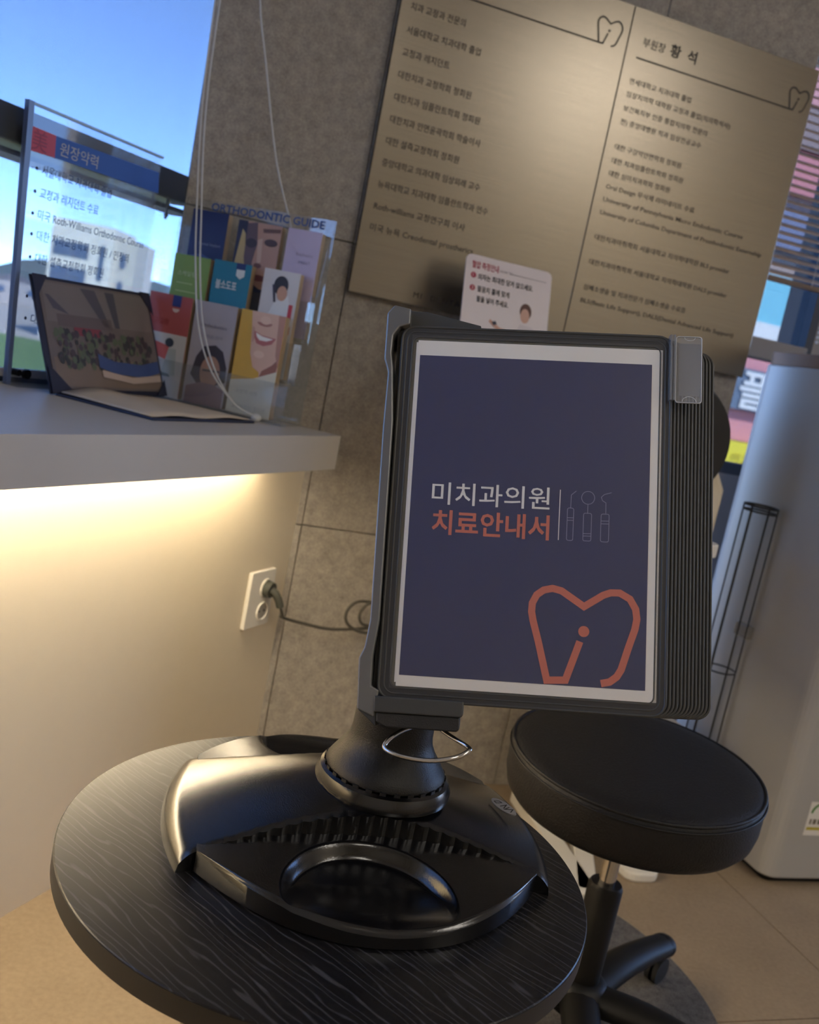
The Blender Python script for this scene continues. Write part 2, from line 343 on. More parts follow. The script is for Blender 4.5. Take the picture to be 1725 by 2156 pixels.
# ---- tiled wall
wb = tag(obj('wall_back', MB().box(-.325, 1.0, .008, .05, 0, 2.45), M_grout, world=MT), kind='structure')
def wtile(s0, s1, z0, z1):
    return obj('tile', MB().box(s0+.0012, s1-.0012, 0, .012, z0+.0012, z1-.0012), M_tile, wb, MT, bevel=.0006, seg=1)
sj = [-.33, .0145, .602, 1.0]; zj = [0.0, -.6+1.18, 1.18, 1.78, 2.45]
for a in range(3):
    for b in range(4): wtile(sj[a], sj[a+1], max(zj[b], .0), zj[b+1])
# ---- window wall: cream panel below the ledge, ledge, window above
tag(obj('wall_left', MB().box(-2.4, 0, 0, .06, 0, .744).box(-2.4, -.2, 0, .06, .744, .788).box(-4.0, -2.4, 0, .4, 0, 2.45).box(-2.4, -.2, .249, .45, 2.2, 2.45).box(-2.4, -.2, .26, .45, 0, .80), M_cream, world=ML), kind='structure')
tr1 = tag(obj('trim_1', MB().prism_xy([(-2.4, -.163), (-.183, -.163), (-.183, .205), (-.226, .262), (-2.4, .262)], .788, .808), M_ledge, world=ML), kind='structure')
obj('front_apron', MB().box(-2.4, -.183, -.163, -.145, .744, .789), M_ledge, tr1, ML)
obj('end_apron', MB().box(-.201, -.183, -.146, .0, .744, .789), M_ledge, tr1, ML)
# ---- rest of the room (behind and beside the camera)
tag(obj('ceiling', MB().box(-4.2, 2.6, -4.6, .5, 2.45, 2.55), M_ceil, world=ML), kind='structure')
tag(obj('wall_rear', MB().box(-4.2, -4.0, -4.6, .4, 0, 2.45), M_cream, world=ML), kind='structure')
tag(obj('wall_right', MB().box(-4.0, 2.6, -4.6, -4.4, 0, 2.45), M_cream, world=ML), kind='structure')
tag(obj('wall_front', MB().box(1.0, 1.31, .15, .30, 0, .84).box(1.31, 5.2, .15, .30, 0, 2.45).box(1.0, 1.31, .15, .30, 2.25, 2.45), M_greywall, world=MT), kind='structure')
# ---- window 1
w1 = tag(link('window_1', None, world=at(ML, 0, .266, 0)), kind='structure')
fb = MB().box(-2.4, -.16, -.012, .05, .80, .822).box(-2.4, -.16, -.012, .05, 2.18, 2.2).box(-2.4, -2.36, -.012, .05, .80, 2.2).box(-1.215, -1.175, -.012, .05, .80, 2.2)  # unseen bay beyond the added mullion left without blind for extra daylight
obj('frame', fb, M_darkframe, w1)
obj('transom', MB().box(-2.36, -.16, -.012, .055, 1.181, 1.232).box(-2.36, -.16, -.012, .055, 1.16, 1.168), M_darkframe, w1)
obj('rail', MB().box(-2.36, -.236, .0, .002, 1.168, 1.181), M_rail, w1)
obj('pane', MB().box(-2.36, -.15, .02, .026, .822, 1.16), M_glass, w1)
obj('pane', MB().box(-2.36, -.15, .02, .026, 1.232, 2.18), M_glass, w1)
for x, z in ((-.305, 1.152), (-.262, 1.140)):
    obj('latch', MB().box(x, x+.003, -.016, -.012, z, z+.042).ball((x+.001, -.015, z+.008), .0045), mat('latch_grey', (150, 150, 152), .4), w1, smooth=50)
# ---- window 2
w2 = tag(link('window_2', None, world=at(MT, 0, .15, 0)), kind='structure')
obj('frame', MB().box(1.0, 1.31, 0, .06, .84, .87).box(1.0, 1.31, 0, .06, 2.22, 2.25).box(1.285, 1.31, 0, .06, .84, 2.25).box(.98, 1.012, 0.02, .06, .84, 2.25), M_darkframe, w2)
obj('transom', MB().box(1.0, 1.29, -.01, .06, 1.148, 1.20), M_greywall, w2, bevel=.003)
obj('pane', MB().box(1.0, 1.29, .03, .035, .87, 1.15), M_glass2, w2)
obj('pane', MB().box(1.0, 1.29, .03, .035, 1.20, 2.22), M_glass2, w2)

# ================================================================== LED STRIP AND ADDED CEILING FILL
M_led = emit('led_glow', (1.0, .82, .56), 85.0)
ls = thing('led_strip', 'warm glowing light strip fixed under the white window ledge', 'light strip', at(ML, 0, -.045, .788))
obj('diffuser', MB().box(-2.35, -.21, -.016, .004, -.009, -.003), M_led, ls)
obj('channel', MB().box(-2.36, -.205, -.02, .008, -.003, 0), M_wplast, ls)
M_fill = emit('fill_panel_glow', (1.0, .92, .81), 10.8)  # unseen panels added to fill the room with soft ambient light
for x, y, lab in ((2.0, .2, 'square ceiling light panel nearest the water dispenser'), (.9, -.9, 'square ceiling light panel behind the camera'), (2.9, -.6, 'square ceiling light panel nearest the right wall'), (-.2, -2.9, 'square ceiling light panel nearest the rear wall')):
    t = thing('ceiling_fill_panel', lab, 'light', Matrix.Translation((x, y, 2.45)) @ rz(-_deg2), 'ceiling light panels')
    obj('trim_frame', MB().box(-.31, .31, -.31, -.30, -.008, 0).box(-.31, .31, .30, .31, -.008, 0).box(-.31, -.30, -.30, .30, -.008, 0).box(.30, .31, -.30, .30, -.008, 0), M_wplast, t)
    obj('diffuser', MB().box(-.30, .30, -.30, .30, -.005, -.001), M_fill, t)

# ================================================================== ROUND TABLE
ZT = .535
tb = thing('side_table', 'round black wood-grain side table carrying the flip chart stand', 'table', Matrix.Translation((-.011, .795, 0)))
R = .2345
obj('tabletop', MB().lathe([(0.001, ZT-.02), (R-.0015, ZT-.02), (R, ZT-.0185), (R, ZT-.0008), (R-.0008, ZT), (.001, ZT)], 128), M_wood, tb, at(parent_world(tb), 0, 0, 0) @ rz(-38), smooth=30)
obj('edge_band', MB().lathe([(R-.001, ZT-.0195), (R+.0004, ZT-.019), (R+.0004, ZT-.0014), (R-.001, ZT-.0012)], 128, cap=False), M_edge, tb, smooth=30)
obj('column', MB().lathe([(.03, .02), (.03, ZT-.026), (.09, ZT-.024), (.09, ZT-.02)], 32), M_blk, tb, smooth=30)
obj('foot_plate', MB().lathe([(.001, 0), (.17, 0), (.17, .008), (.05, .02), (.001, .02)], 48), M_blk, tb, smooth=30)

# ================================================================== FLIP CHART STAND
MBASE = Matrix.Translation((.0085, .838, ZT)) @ rz(14)
fc = thing('flip_chart_stand', 'black desktop flip chart stand with clear sleeves showing a navy cover page', 'display stand', MBASE)
def yh(x): return .090 - .030*(1 - min(1, (x/.163)**2))
def dome():
    m = MB(); NU, NV = 260, 44; top = {}
    for j in range(NV+1):
        v = -1 + 2*j/NV; X = .163 + .015*(1 - v*v)
        for i in range(NU+1):
            u = -1 + 2*i/NU; x = u*X; h = yh(x) + .0022*(abs(math.sin(math.pi*x/.0125)) if abs(x) < .128 else 0)*abs(v)**8
            y = v*h; r2 = (x*x + y*y)/(.19**2)
            rr_ = math.sqrt(x*x + y*y); z = .0170 + .0320*(.178 - max(rr_, .045))/.116 - .006*max(0, (abs(u)-.93)/.07)**2 - .0012*max(0, (abs(v)-.94)/.06)**2
            top[i, j] = len(m.v); m.v.append((x, y, z))
    for j in range(NV):
        for i in range(NU): m.f.append((top[i,j], top[i+1,j], top[i+1,j+1], top[i,j+1]))
    loop = [top[i,0] for i in range(NU)] + [top[NU,j] for j in range(NV)] + [top[i,NV] for i in range(NU,0,-1)] + [top[0,j] for j in range(NV,0,-1)]
    bot = []
    for a in loop:
        x, y, z = m.v[a]; bot.append(len(m.v)); m.v.append((x*1.01, y, 0.0))
    for k in range(len(loop)): m.f.append((loop[k], bot[k], bot[(k+1) % len(loop)], loop[(k+1) % len(loop)]))
    return m
obj('dome', dome(), M_black, fc, smooth=38)
def tray(sg):
    m = MB(); NU, NV = 170, 80; t = {}
    sm = lambda a: (lambda q: q*q*(3-2*q))(max(0, min(1, a)))
    for i in range(NU+1):
        x = -.150 + .300*i/NU; yb = -(yh(x) - .012); yf = -(.088 + .090*(1 - (abs(x)/.150)**2.2)); yf = min(yf, yb-.001)
        for j in range(NV+1):
            y = yb + (yf - yb)*j/NV
            d = 1 - math.hypot((x+.012)/.074, (y+.140)/.070)
            f_ = max(0, min(1, (-.045 - y)/.13)); zt_ = .0315 - .0175*f_*(1 - .35*abs(x)/.15) - .012*max(0, (abs(x)-.05)/.10)**2*(1-f_)
            z = zt_ - .0125*sm(d/.12)*sm((y+.168)/.06) - .0035*sm((j/NV-.955)/.045)
            t[i,j] = len(m.v); m.v.append((x, sg*y, z))
    for i in range(NU):
        for j in range(NV): m.f.append((t[i,j], t[i+1,j], t[i+1,j+1], t[i,j+1]))
    loop = [t[i,NV] for i in range(NU+1)]; bot = []
    for a in loop: x, y, z = m.v[a]; bot.append(len(m.v)); m.v.append((x, y - sg*.001, .002))
    for k in range(NU): m.f.append((loop[k], loop[k+1], bot[k+1], bot[k]))
    return m
obj('front_tray', tray(1), M_black, fc, smooth=40)
obj('rear_tray', tray(-1), M_black, fc, smooth=40)
NX = .017
obj('collar', MB().lathe([(.03, .046), (.064, .050), (.0645, .0555), (.061, .0635), (.0575, .0655), (.0565, .0645)], 64, NX, 0), M_black, fc, smooth=35)
gb = MB()
for k in range(56):
    a = 2*math.pi*k/56
    if k % 2 == 0: gb.obox((NX + .0568*math.cos(a), .0568*math.sin(a), .0665), (math.cos(a), math.sin(a), 0), (-math.sin(a), math.cos(a), 0), (0,0,1), .0012, .0028, .0016)
obj('collar_teeth', gb, M_blackm, fc)
obj('neck', MB().lathe([(.05, .062), (.0565, .067), (.0565, .069), (.052, .076), (.0435, .088), (.0395, .096), (.038, .104), (.0375, .135), (.037, .175), (.03, .18)], 64, NX, 0), M_neck, fc, smooth=40)
obj('badge', MB().prism_xy([(p[0], p[1]) for p in arc(0, 0, .017, .0058, 0, 360, 24)[:-1]], 0, .0012), mat('badge_silver', (150, 150, 152), .4), fc, MBASE @ Matrix.Translation((.148, .012, .0300)) @ Matrix.Rotation(math.radians(-64), 4, 'Z') @ Matrix.Rotation(math.radians(14), 4, 'X'))
bl = MB().ribbon([(-.012,-.002),(-.009,.002),(-.005,.002),(-.008,-.0025),(-.012,-.002)], .0009, 0).ribbon([(-.002,-.003),(.0005,.003),(.003,-.003)], .0011, 0).ribbon([(.005,.003),(.0045,-.003),(.010,.003),(.012,-.002)], .0011, 0)
for i, v in enumerate(bl.v): bl.v[i] = (v[0], v[2], .0015)
obj('badge_mark', bl, M_blackm, fc, MBASE @ Matrix.Translation((.148, .012, .0300)) @ Matrix.Rotation(math.radians(-64), 4, 'Z') @ Matrix.Rotation(math.radians(14), 4, 'X'))
# --- spine: C-shaped holder (frame of the sheets: x right, y back, z up)
sp = [(-.0225,.030),(-.0285,.0225),(-.0285,-.0195),(-.0245,-.031),(-.0255,-.080),(-.0245,-.245),(-.0275,-.268),(-.0315,-.277),(-.0300,-.318),(-.0160,-.3235),(-.0130,-.302),(-.0195,-.299),(-.0200,-.275),(-.0165,-.245),(-.0170,-.075),(-.0205,-.026),(-.0225,-.014),(-.0220,.002),(-.0170,.010),(-.0080,.013),(-.0080,.027)]
obj('spine', MB().prism_xz(sp, -.004, .052), M_spine, fc, MP, bevel=.0012)
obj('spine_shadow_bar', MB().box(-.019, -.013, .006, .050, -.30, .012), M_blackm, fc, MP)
obj('top_arm', MB().prism_xz([(-.016,.0305),(.006,.0295),(.054,.0185),(.054,.012),(-.016,.012)], .008, .05), M_slv, fc, MP, bevel=.001)
obj('top_arm_groove', MB().prism_xz([(.002,.0235),(.006,.0235),(.047,.0155),(.047,.0142),(.002,.0205)], .0105, .012), M_blackm, fc, MP)
obj('bottom_arm', MB().prism_xz([(-.0165,-.3065),(.0565,-.3065),(.0565,-.3175),(.0545,-.3195),(-.0165,-.3195)], -.006, .062), M_slv, fc, MP, bevel=.0012)
obj('bottom_block', MB().prism_xz([(-.0140,-.3195),(.0540,-.3195),(.0540,-.3290),(.0520,-.3310),(-.0060,-.3310),(-.0140,-.3270)], -.004, .10), M_blackm, fc, MP, bevel=.0012)
obj('spine_foot', MB().prism_xz([(-.0290,-.3185),(-.0140,-.3195),(-.0140,-.3310)], -.002, .05), M_slv, fc, MP, bevel=.0006)
lp = [(.016,.02,-.330),(.006,.006,-.3340),(-.003,-.006,-.3415),(-.0038,-.012,-.3475),(.010,-.018,-.3520),(.032,-.020,-.3535),(.052,-.017,-.3500),(.0625,-.010,-.3445),(.061,-.004,-.3415),(.048,.008,-.3355),(.036,.02,-.329)]
obj('wire_loop', MB().tube(smoothpath(lp, 5), .0019, 10), M_chrome, fc, MP, smooth=60)
# --- sleeves: frame ring with a clear film, fanned out to the right behind the front one
FX0, FX1, FZ0, FZ1 = -.0155, .2190, -.3095, .0135
def sleeve_frame():
    m = MB().ring_xz(rrect(FX0+.0010, FX1-.0010, FZ0+.0010, FZ1-.0010, .011), rrect(FX0+.0115, FX1-.0105, FZ0+.011, FZ1-.0105, .006), -.0006, .0006)
    nflat = len(m.f)
    def bead(ins, r, rad): m.tube([(x, -.0002, z) for x, z in rrect(FX0+ins, FX1-ins, FZ0+ins, FZ1-ins, rad, 6)], r, 8, True)
    bead(.0013, .0013, .011); bead(.0058, .0009, .008); bead(.0105, .0008, .0062)
    return m, nflat
_m, _nf = sleeve_frame()
sf = _m.mesh('sleeve', 50); sf.materials.append(M_slv_shade); sf.materials.append(M_slv)
for i_, p_ in enumerate(sf.polygons): p_.material_index = 0 if i_ < _nf else 1
sfilm = MB().box(FX0+.010, FX1-.009, -.0004, .0004, FZ0+.010, FZ1-.009).mesh('film'); sfilm.materials.append(M_film)
sback = MB().box(.0, .205, .0006, .0009, -.296, -.002).mesh('sheet'); sback.materials.append(mat('sheet_grey', (120, 116, 106), .7))
sleeves = []
for i in range(13):
    W = at(MP, .0037*i, .0012 + .0032*i, 0)
    s = link('sleeve', sf, None, fc, W); sleeves.append(s)
    if i: link('sheet', sback, None, s, W)
s0 = sleeves[0]; W0 = at(MP, 0, .0012, 0)
obj('backing_sheet', MB().box(FX0+.010, FX1-.009, .0004, .0008, FZ0+.010, FZ1-.009), mat('backing_grey', (92, 90, 82), .6), s0, W0)
obj('paper', MB().box(0, .2105, -.0006, .0002, -.2975, 0), M_paper, s0, W0)
obj('paper', MB().box(-.0015, .2085, .0003, .0006, -.2945, -.0015), M_paper, s0, W0)
obj('navy_print', MB().flat(rect(.0022, .2015, -.2885, -.0135), -.0008), M_navy, s0, W0)
text('미치과의원', .0222, .0200, -.1447, M_pwhite, s0, -.0011, bold=.00008, width=.0992, height=.0192, world=W0)
text('치료안내서', .0222, .0215, -.1705, M_coral, s0, -.0011, bold=.00042, width=.0982, height=.0212, world=W0)
pb = MB().ribbon([(.1277,-.1268),(.1275,-.1696)], .0007, -.0011)
obj('divider_line', pb, M_pwhite, s0, W0)
pt = MB()
for P in ([(.1411,-.1271),(.1370,-.1308),(.1368,-.1419)], [(.1510,-.1380),(.1510,-.1457)], [(.1703,-.1271),(.1643,-.1290),(.1619,-.1315),(.1629,-.1342),(.1659,-.1361),(.1660,-.1456)],
          [(.1342,-.1503),(.1392,-.1502)], [(.1342,-.1525),(.1392,-.1524)], [(.1477,-.1630),(.1543,-.1628)], [(.1477,-.1651),(.1543,-.1649)], [(.1622,-.1516),(.1688,-.1514)], [(.1622,-.1540),(.1688,-.1538)]):
    pt.ribbon(P, .0005, -.0011)
pt.ribbon(arc(.1510, -.1325, .0054, .0055, 0, 360, 28)[:-1], .0005, -.0011, True)
for x0, x1, z0, z1 in ((.1342,.1394,-.1694,-.1420), (.1477,.1543,-.1691,-.1457), (.1622,.1688,-.1691,-.1456)):
    pt.ribbon(rrect(x0, x1, z0, z1, .0014, 3), .0005, -.0011, True)
obj('instrument_drawing', pt, M_pgrey, s0, W0)
obj('tooth_logo', tooth(MB(), .1225, -.2851, 1.0, .0058, -.0011), M_coral, s0, W0)
link('film', sfilm, None, s0, at(W0, 0, -.0016, 0))
tbm = MB().prism_xz(rect(.2155, .2205, -.0455, .0125), -.0055, .004).prism_xz(rect(.2160, .2172, -.0455, .0125), -.0066, -.0055).prism_xz(rect(.2188, .2202, -.0455, .0125), -.0066, -.0055)
obj('index_tab_clip', tbm, M_tab, s0, W0)
obj('index_tab', MB().prism_xz(rrect(.2205, .2425, -.0475, .0115, .0022, 3), -.0052, -.0044), M_tab, s0, W0)
obj('index_tab_insert', MB().prism_xz(rect(.2235, .2415, -.0410, .0055), -.0040, -.0036), mat('tab_insert', (118, 118, 122), .6), s0, W0)
obj('index_tab_rim', MB().ring_xz(rrect(.2205, .2425, -.0475, .0115, .0022, 3), rrect(.2210, .2418, -.0470, .0110, .002, 3), -.0056, -.0040).ribbon(arc(.2320, .0105, .0045, .0028, 180, 360, 10), .0004, -.0056).ribbon(arc(.2320, -.0465, .0058, .0045, 0, 180, 10), .0004, -.0056), mat('tab_edge', (186, 186, 188), .3), s0, W0)

# ================================================================== STOOL AND RUG
st = thing('stool', 'black leather round swivel stool with chrome gas lift and star base', 'stool', Matrix.Translation((.402, 1.337, 0)))
SEATW = Matrix.Translation((.403, 1.340, .404)) @ Matrix.Rotation(math.radians(-1.6), 4, 'Y') @ Matrix.Rotation(math.radians(2.7), 4, 'X')
obj('seat', MB().lathe([(.02,-.014),(.160,-.014),(.174,-.010),(.182,.000),(.1860,.018),(.1865,.050),(.1850,.0625),(.1830,.0645),(.1800,.0665),(.172,.0700),(.15,.0725),(.10,.0735),(.02,.074)], 96), M_leather, st, SEATW, smooth=50)
obj('piping', MB().tube([(.1838*math.cos(a*math.pi/48), .1838*math.sin(a*math.pi/48), .0655) for a in range(96)], .0026, 8, True), M_leather, st, SEATW, smooth=60)
obj('piping', MB().tube([(.1873*math.cos(a*math.pi/48), .1873*math.sin(a*math.pi/48), .0575) for a in range(96)], .0014, 8, True), M_leather, st, SEATW, smooth=60)
obj('seat_plate', MB().lathe([(.02,.368),(.06,.368),(.075,.380),(.075,.392),(.02,.392)], 32), M_blk, st, smooth=30)
obj('lift_rod', MB().lathe([(.013,.25),(.013,.345),(.0145,.347),(.0145,.375)], 24), M_chrome, st, smooth=30)
obj('gas_cylinder', MB().lathe([(.020,.10),(.0255,.102),(.0265,.262),(.0235,.268),(.016,.268)], 32), M_blk, st, smooth=30)
obj('height_lever', MB().tube(smoothpath([(.03,-.01,.374),(.07,-.02,.372),(.10,-.03,.360),(.135,-.04,.357)], 4), .0045, 8), M_chrome, st, smooth=60)
obj('hub', MB().lathe([(.02,.06),(.045,.062),(.047,.09),(.036,.106),(.027,.110)], 32), M_blk, st, smooth=40)
for k in range(5):
    a = math.radians(46.8 + 72*k); c, s = math.cos(a), math.sin(a)
    path = [(c*.03, s*.03, .082), (c*.10, s*.10, .088), (c*.18, s*.18, .084), (c*.262, s*.262, .072)]
    lg = MB()
    n = 12; P = smoothpath(path, 4); o = 0
    for i, p in enumerate(P):
        f = i/(len(P)-1); hw, hh = .032 - .009*f, .022 - .004*f
        for q in range(n): an = 2*math.pi*q/n; lg.v.append((p.x - s*hw*math.cos(an), p.y + c*hw*math.cos(an), p.z + hh*math.sin(an)))
    for i in range(len(P)-1):
        for q in range(n): lg.f.append((i*n+q, i*n+(q+1)%n, (i+1)*n+(q+1)%n, (i+1)*n+q))
    lg.f.append(tuple(range(n-1,-1,-1)))
    e = P[-1]; lg.ball((e.x, e.y, e.z), .0235, .0235, .0185)
    leg = obj('leg', lg, M_blk, st, smooth=50)
    ex, ey = c*.262, s*.262
    obj('caster', MB().tube([(ex - s*.011, ey + c*.011, .027), (ex - s*.003, ey + c*.003, .027)], .023, 20).tube([(ex + s*.003, ey - c*.003, .027), (ex + s*.011, ey - c*.011, .027)], .023, 20).tube([(ex, ey, .03), (ex, ey, .062)], .006, 8), M_rubber, leg, smooth=40)
tag(obj('floor_mat', MB().lathe([(.001, .0), (.40, 0), (.402, .003), (.396, .005), (.001, .005)], 96), M_rug, world=Matrix.Translation((.27, 1.43, 0)), smooth=40), 'round charcoal carpet mat on the floor under the black stool', 'mat')

# ================================================================== STEEL WALL PLAQUES
def plaque(x0, x1, lab):
    p = thing('wall_plaque', lab, 'sign', at(MT, 0, -.004, 0), 'engraved steel plaques on the tiled wall')
    obj('plate', MB().box(x0, x1, -.017, -.002, 1.083, 1.784), M_steel, p, bevel=.0008)
    obj('spacer', MB().box(x0+.03, x1-.03, -.002, .004, 1.12, 1.75), M_blk, p)
    return p
YP = -.0176
p1 = plaque(.017, .5115, 'left brushed steel plaque with many engraved lines above the flip chart')
for body, z, s1 in (('치과 교정과 전문의', 1.646, .154), ('서울대학교 치과대학 졸업', 1.602, .197), ('교정과 레지던트', 1.560, .138), ('대한치과 교정학회 정회원', 1.517, .195), ('대한치과 임플란트학회 정회원', 1.474, .224), ('대한치과 안면윤곽학회 학술이사', 1.4315, .235), ('대한 설측교정학회 정회원', 1.389, .196), ('중앙대학교 의과대학 임상외래 교수', 1.347, .253), ('뉴욕대학교 치과대학 임플란트학과 연수', 1.304, .281), ('Roth-williams 교정연구회 이사', 1.261, .238), ('미국 뉴욕 Creodental prostherics', 1.2185, .266)):
    text(body, .0165, .0375, z - .0065, M_ink, p1, YP, bold=.00012, width=s1 - .0375)
text('MI  DENTAL', .0165, .156, 1.099, M_ink, p1, YP, spacing=1.35, width=.116)
lg = MB().ribbon([(.0375, 1.692), (.4465, 1.692)], .0032, YP); tooth(lg, .4465, 1.692, .68, .0034, YP); obj('line_logo', lg, M_ink, p1)
p2 = plaque(.5135, .997, 'right brushed steel plaque with a heading and small engraved lines beside the window')
text('부원장', .021, .548, 1.7135, M_ink, p2, YP, bold=.0001, width=.055)
text('황  석', .028, .616, 1.713, M_ink, p2, YP, bold=.0006, width=.066)
for body, z, s1 in (('연세대학교 치과대학 졸업', 1.639, .692), ('임상치의학 대학원 교정과 졸업(치의학석사)', 1.612, .803), ('보건복지부 인증 통합치의학 전문의', 1.583, .750), ('전) 중앙대병원 치과 임상전공교수', 1.555, .742), ('대한 구강악안면학회 정회원', 1.5025, .705), ('대한 치과임플란트학회 정회원', 1.4735, .718), ('대한 심미치과학회 정회원', 1.4465, .691), ('Oral Design 무삭제 라미네이트 수료', 1.419, .764), ('University of Pennsylvania Micro Endodontic Course', 1.392, .904), ('University of Columbia Department of Prosthodontic Externship', 1.364, .964), ('대한치과마취학회 서울대학교 치의학대학원 BLS provider', 1.3105, .891), ('대한치과마취학회 서울대학교 치의학대학원 DALS provider', 1.257, .900), ('심폐소생술 및 치과전문가 심폐소생술 수료증', 1.202, .802), ('BLS(Basic Life Support), DALS(Dental Advanced Life Support)', 1.173, .943)):
    text(body, .0135, .5365, z - .005, M_ink, p2, YP, bold=.00006, width=s1 - .5365)
lg = MB().ribbon([(.540, 1.687), (.9415, 1.687)], .0032, YP); tooth(lg, .9415, 1.687, .62, .0034, YP); obj('line_logo', lg, M_ink, p2)

# ================================================================== OUTLET AND CABLE
ou = thing('wall_outlet', 'white double wall outlet on the cream panel beside the corner', 'outlet', at(ML, -.105, 0, .430))
obj('plate', MB().prism_xz(rrect(-.046, .046, -.061, .061, .003, 3), -.009, 0), M_wplast, ou, bevel=.0012)
for z in (.022, -.028):
    c = MB().lathe([(.0205, 0), (.0205, .004), (.0185, .004), (.0180, .0005), (.001, .0005)], 32, cap=False)
    c.v = [(x + .012, -.0085 - zz, y + z) for x, y, zz in c.v]
    obj('socket', c, M_wplast, ou, smooth=40)
    for dx in (-.009, .009): obj('socket_hole', MB().prism_xz([(p[0], p[1]) for p in arc(.012+dx, z, .0024, .0024, 0, 360, 12)[:-1]], -.0095, -.0088), M_blk, ou)
pc = thing('power_cable', 'dark grey power cable plugged into the outlet, coiled behind the chart', 'cable', at(ML, -.093, 0, .452))
Wp = parent_world(pc)
pl = MB().tube([(0, -.0105, 0), (0, -.0125, 0), (0, -.026, -.001)], [.017, .0175, .0165], 20).tube(smoothpath([(0, -.024, 0), (.004, -.034, -.008), (.010, -.040, -.022), (.014, -.043, -.034)], 4), .0085, 12)
obj('plug', pl, mat('plug_grey', (70, 72, 66), .5), pc, smooth=50)
def tw(s, o, z): return Wp.inverted() @ (MT @ Vector((s, -o, z)))
cab = [Vector((.012, -.042, -.030)), Vector((.022, -.048, -.052))] + [tw(*p) for p in ((-.004, .055, .386), (.049, .045, .374), (.103, .04, .366), (.152, .045, .372), (.20, .05, .384), (.23, .05, .41), (.215, .05, .432), (.175, .05, .440), (.150, .05, .434), (.135, .052, .412), (.140, .054, .388), (.165, .055, .374), (.20, .055, .372), (.235, .055, .392), (.232, .055, .425), (.205, .055, .444), (.175, .06, .436), (.163, .06, .412), (.172, .06, .392), (.20, .06, .385), (.215, .06, .36), (.192, .06, .33), (.195, .06, .30), (.25, .06, .22), (.34, .05, .06), (.40, .05, .006))]
obj('cord', MB().tube(smoothpath(cab, 5), .0035, 8), M_cable, pc, smooth=60)

# ================================================================== ON THE LEDGE
ZL = .808
# ---- clear acrylic profile board in front of the window
ac = thing('acrylic_board', 'clear acrylic profile board with a red and blue heading standing against the window', 'sign', at(ML, 0, .228, ZL))
obj('sheet', MB().prism_xz([(-.618, 0), (-.322, 0), (-.325, .434), (-.644, .434)], -.002, .002), M_acryl, ac)
obj('edge_strip', MB().prism_xz([(-.618, 0), (-.610, 0), (-.633, .434), (-.644, .434)], -.0045, .0045), mat('acrylic_edge', (96, 112, 150), .3), ac)
obj('edge_strip', MB().prism_xz([(-.642, .430), (-.322, .430), (-.322, .434), (-.642, .434)], -.003, .003), mat('acrylic_edge_light', (150, 168, 184), .3), ac)
obj('foot', MB().box(-.620, -.34, -.03, .006, 0, .004), M_acryl, ac)
obj('standoff', MB().tube([(-.604, -.014, .021), (-.604, .006, .021)], .0055, 16).tube([(-.590, -.018, .020), (-.590, -.012, .020)], .008, 16), M_blk, ac, smooth=40)
YA = -.0028
obj('red_block', MB().flat([(-.637, .363), (-.578, .365), (-.581, .398), (-.640, .399)], YA), mat('print_red', (190, 66, 84), .5), ac)
obj('blue_heading', MB().flat([(-.578, .365), (-.323, .369), (-.329, .404), (-.581, .398)], YA), mat('print_blue', (38, 84, 168), .5), ac)
text('원장약력', .024, -.570, .371, mat('print_palegrey', (190, 186, 190), .6), ac, YA-.0006, width=.086, height=.021)
text('美', .034, -.628, .368, mat('print_red2', (150, 62, 84), .6), ac, YA-.0006)
M_aink = mat('print_dark_blue', (44, 58, 96), .6)
for body, z, x0, x1 in (('서울대학교 치과대학 졸업', 1.1465, -.600, -.442), ('교정과 레지던트 수료', 1.112, -.598, -.467), ('미국 Roth-Williams Orthodontic Course', 1.0785, -.597, -.341), ('대한 치과교정학회 정회원 / 인정의', 1.047, -.594, -.376), ('대한 설측교정학회 정회원', 1.0115, -.591, -.434), ('대한치과', .950, -.587, -.52), ('대한', .915, -.584, -.55)):
    text(body, .0165, x0, z - ZL - .006, M_aink, ac, YA, width=x1-x0, height=.0165)
    obj('bullet', MB().flat([(x0 - .011 + .0028*math.cos(a*math.pi/6), z - ZL + .002 + .0028*math.sin(a*math.pi/6)) for a in range(12)], YA), M_aink, ac)
# ---- open certificate folder with a group photograph
MF = at(ML, -.606, .138, ZL)
fo = thing('photo_folder', 'open navy folder with a group photograph standing on the white ledge', 'folder', MF)
LEAN = MF @ Matrix.Translation((0, .002, .002)) @ Matrix.Rotation(math.radians(-22), 4, 'X') @ Matrix.Rotation(math.radians(-1.5), 4, 'Y')
FW, FH = .287, .192
obj('upright_cover', MB().box(0, FW, 0, .004, 0, FH), M_felt, fo, LEAN, bevel=.001)
ph = obj('photograph', MB().box(.012, FW-.006, -.0012, 0, .008, FH-.006), mat('photo_brown', (112, 104, 106), .35), fo, LEAN)
def pr(name, poly, rgb, y=-.0018): return obj(name, MB().flat(poly, y), mat('photo_%d_%d_%d' % rgb, rgb, .4), ph, LEAN)
pr('ceiling_print', rect(.018, FW-.010, .118, FH-.010), (122, 116, 118))
pr('beam_print', [(.15,.118),(.165,.118),(.14,FH-.012),(.105,FH-.012)], (86, 84, 96), -.0021)
pr('beam_print', [(.178,.118),(.190,.118),(.188,FH-.012),(.165,FH-.012)], (78, 78, 92), -.0021)
pr('beam_print', [(.035,.140),(.07,.132),(.03,FH-.03),(.022,FH-.03)], (84, 82, 98), -.0021)
pr('lintel_print', rect(.04, .17, .112, .132), (104, 94, 98), -.0021)
pr('carpet_print', rect(.018, FW-.010, .012, .06), (126, 112, 104))
pr('flag_print', rect(.075, .14, .098, .112), (130, 62, 78), -.0022)
cm = [MB() for _ in range(3)]
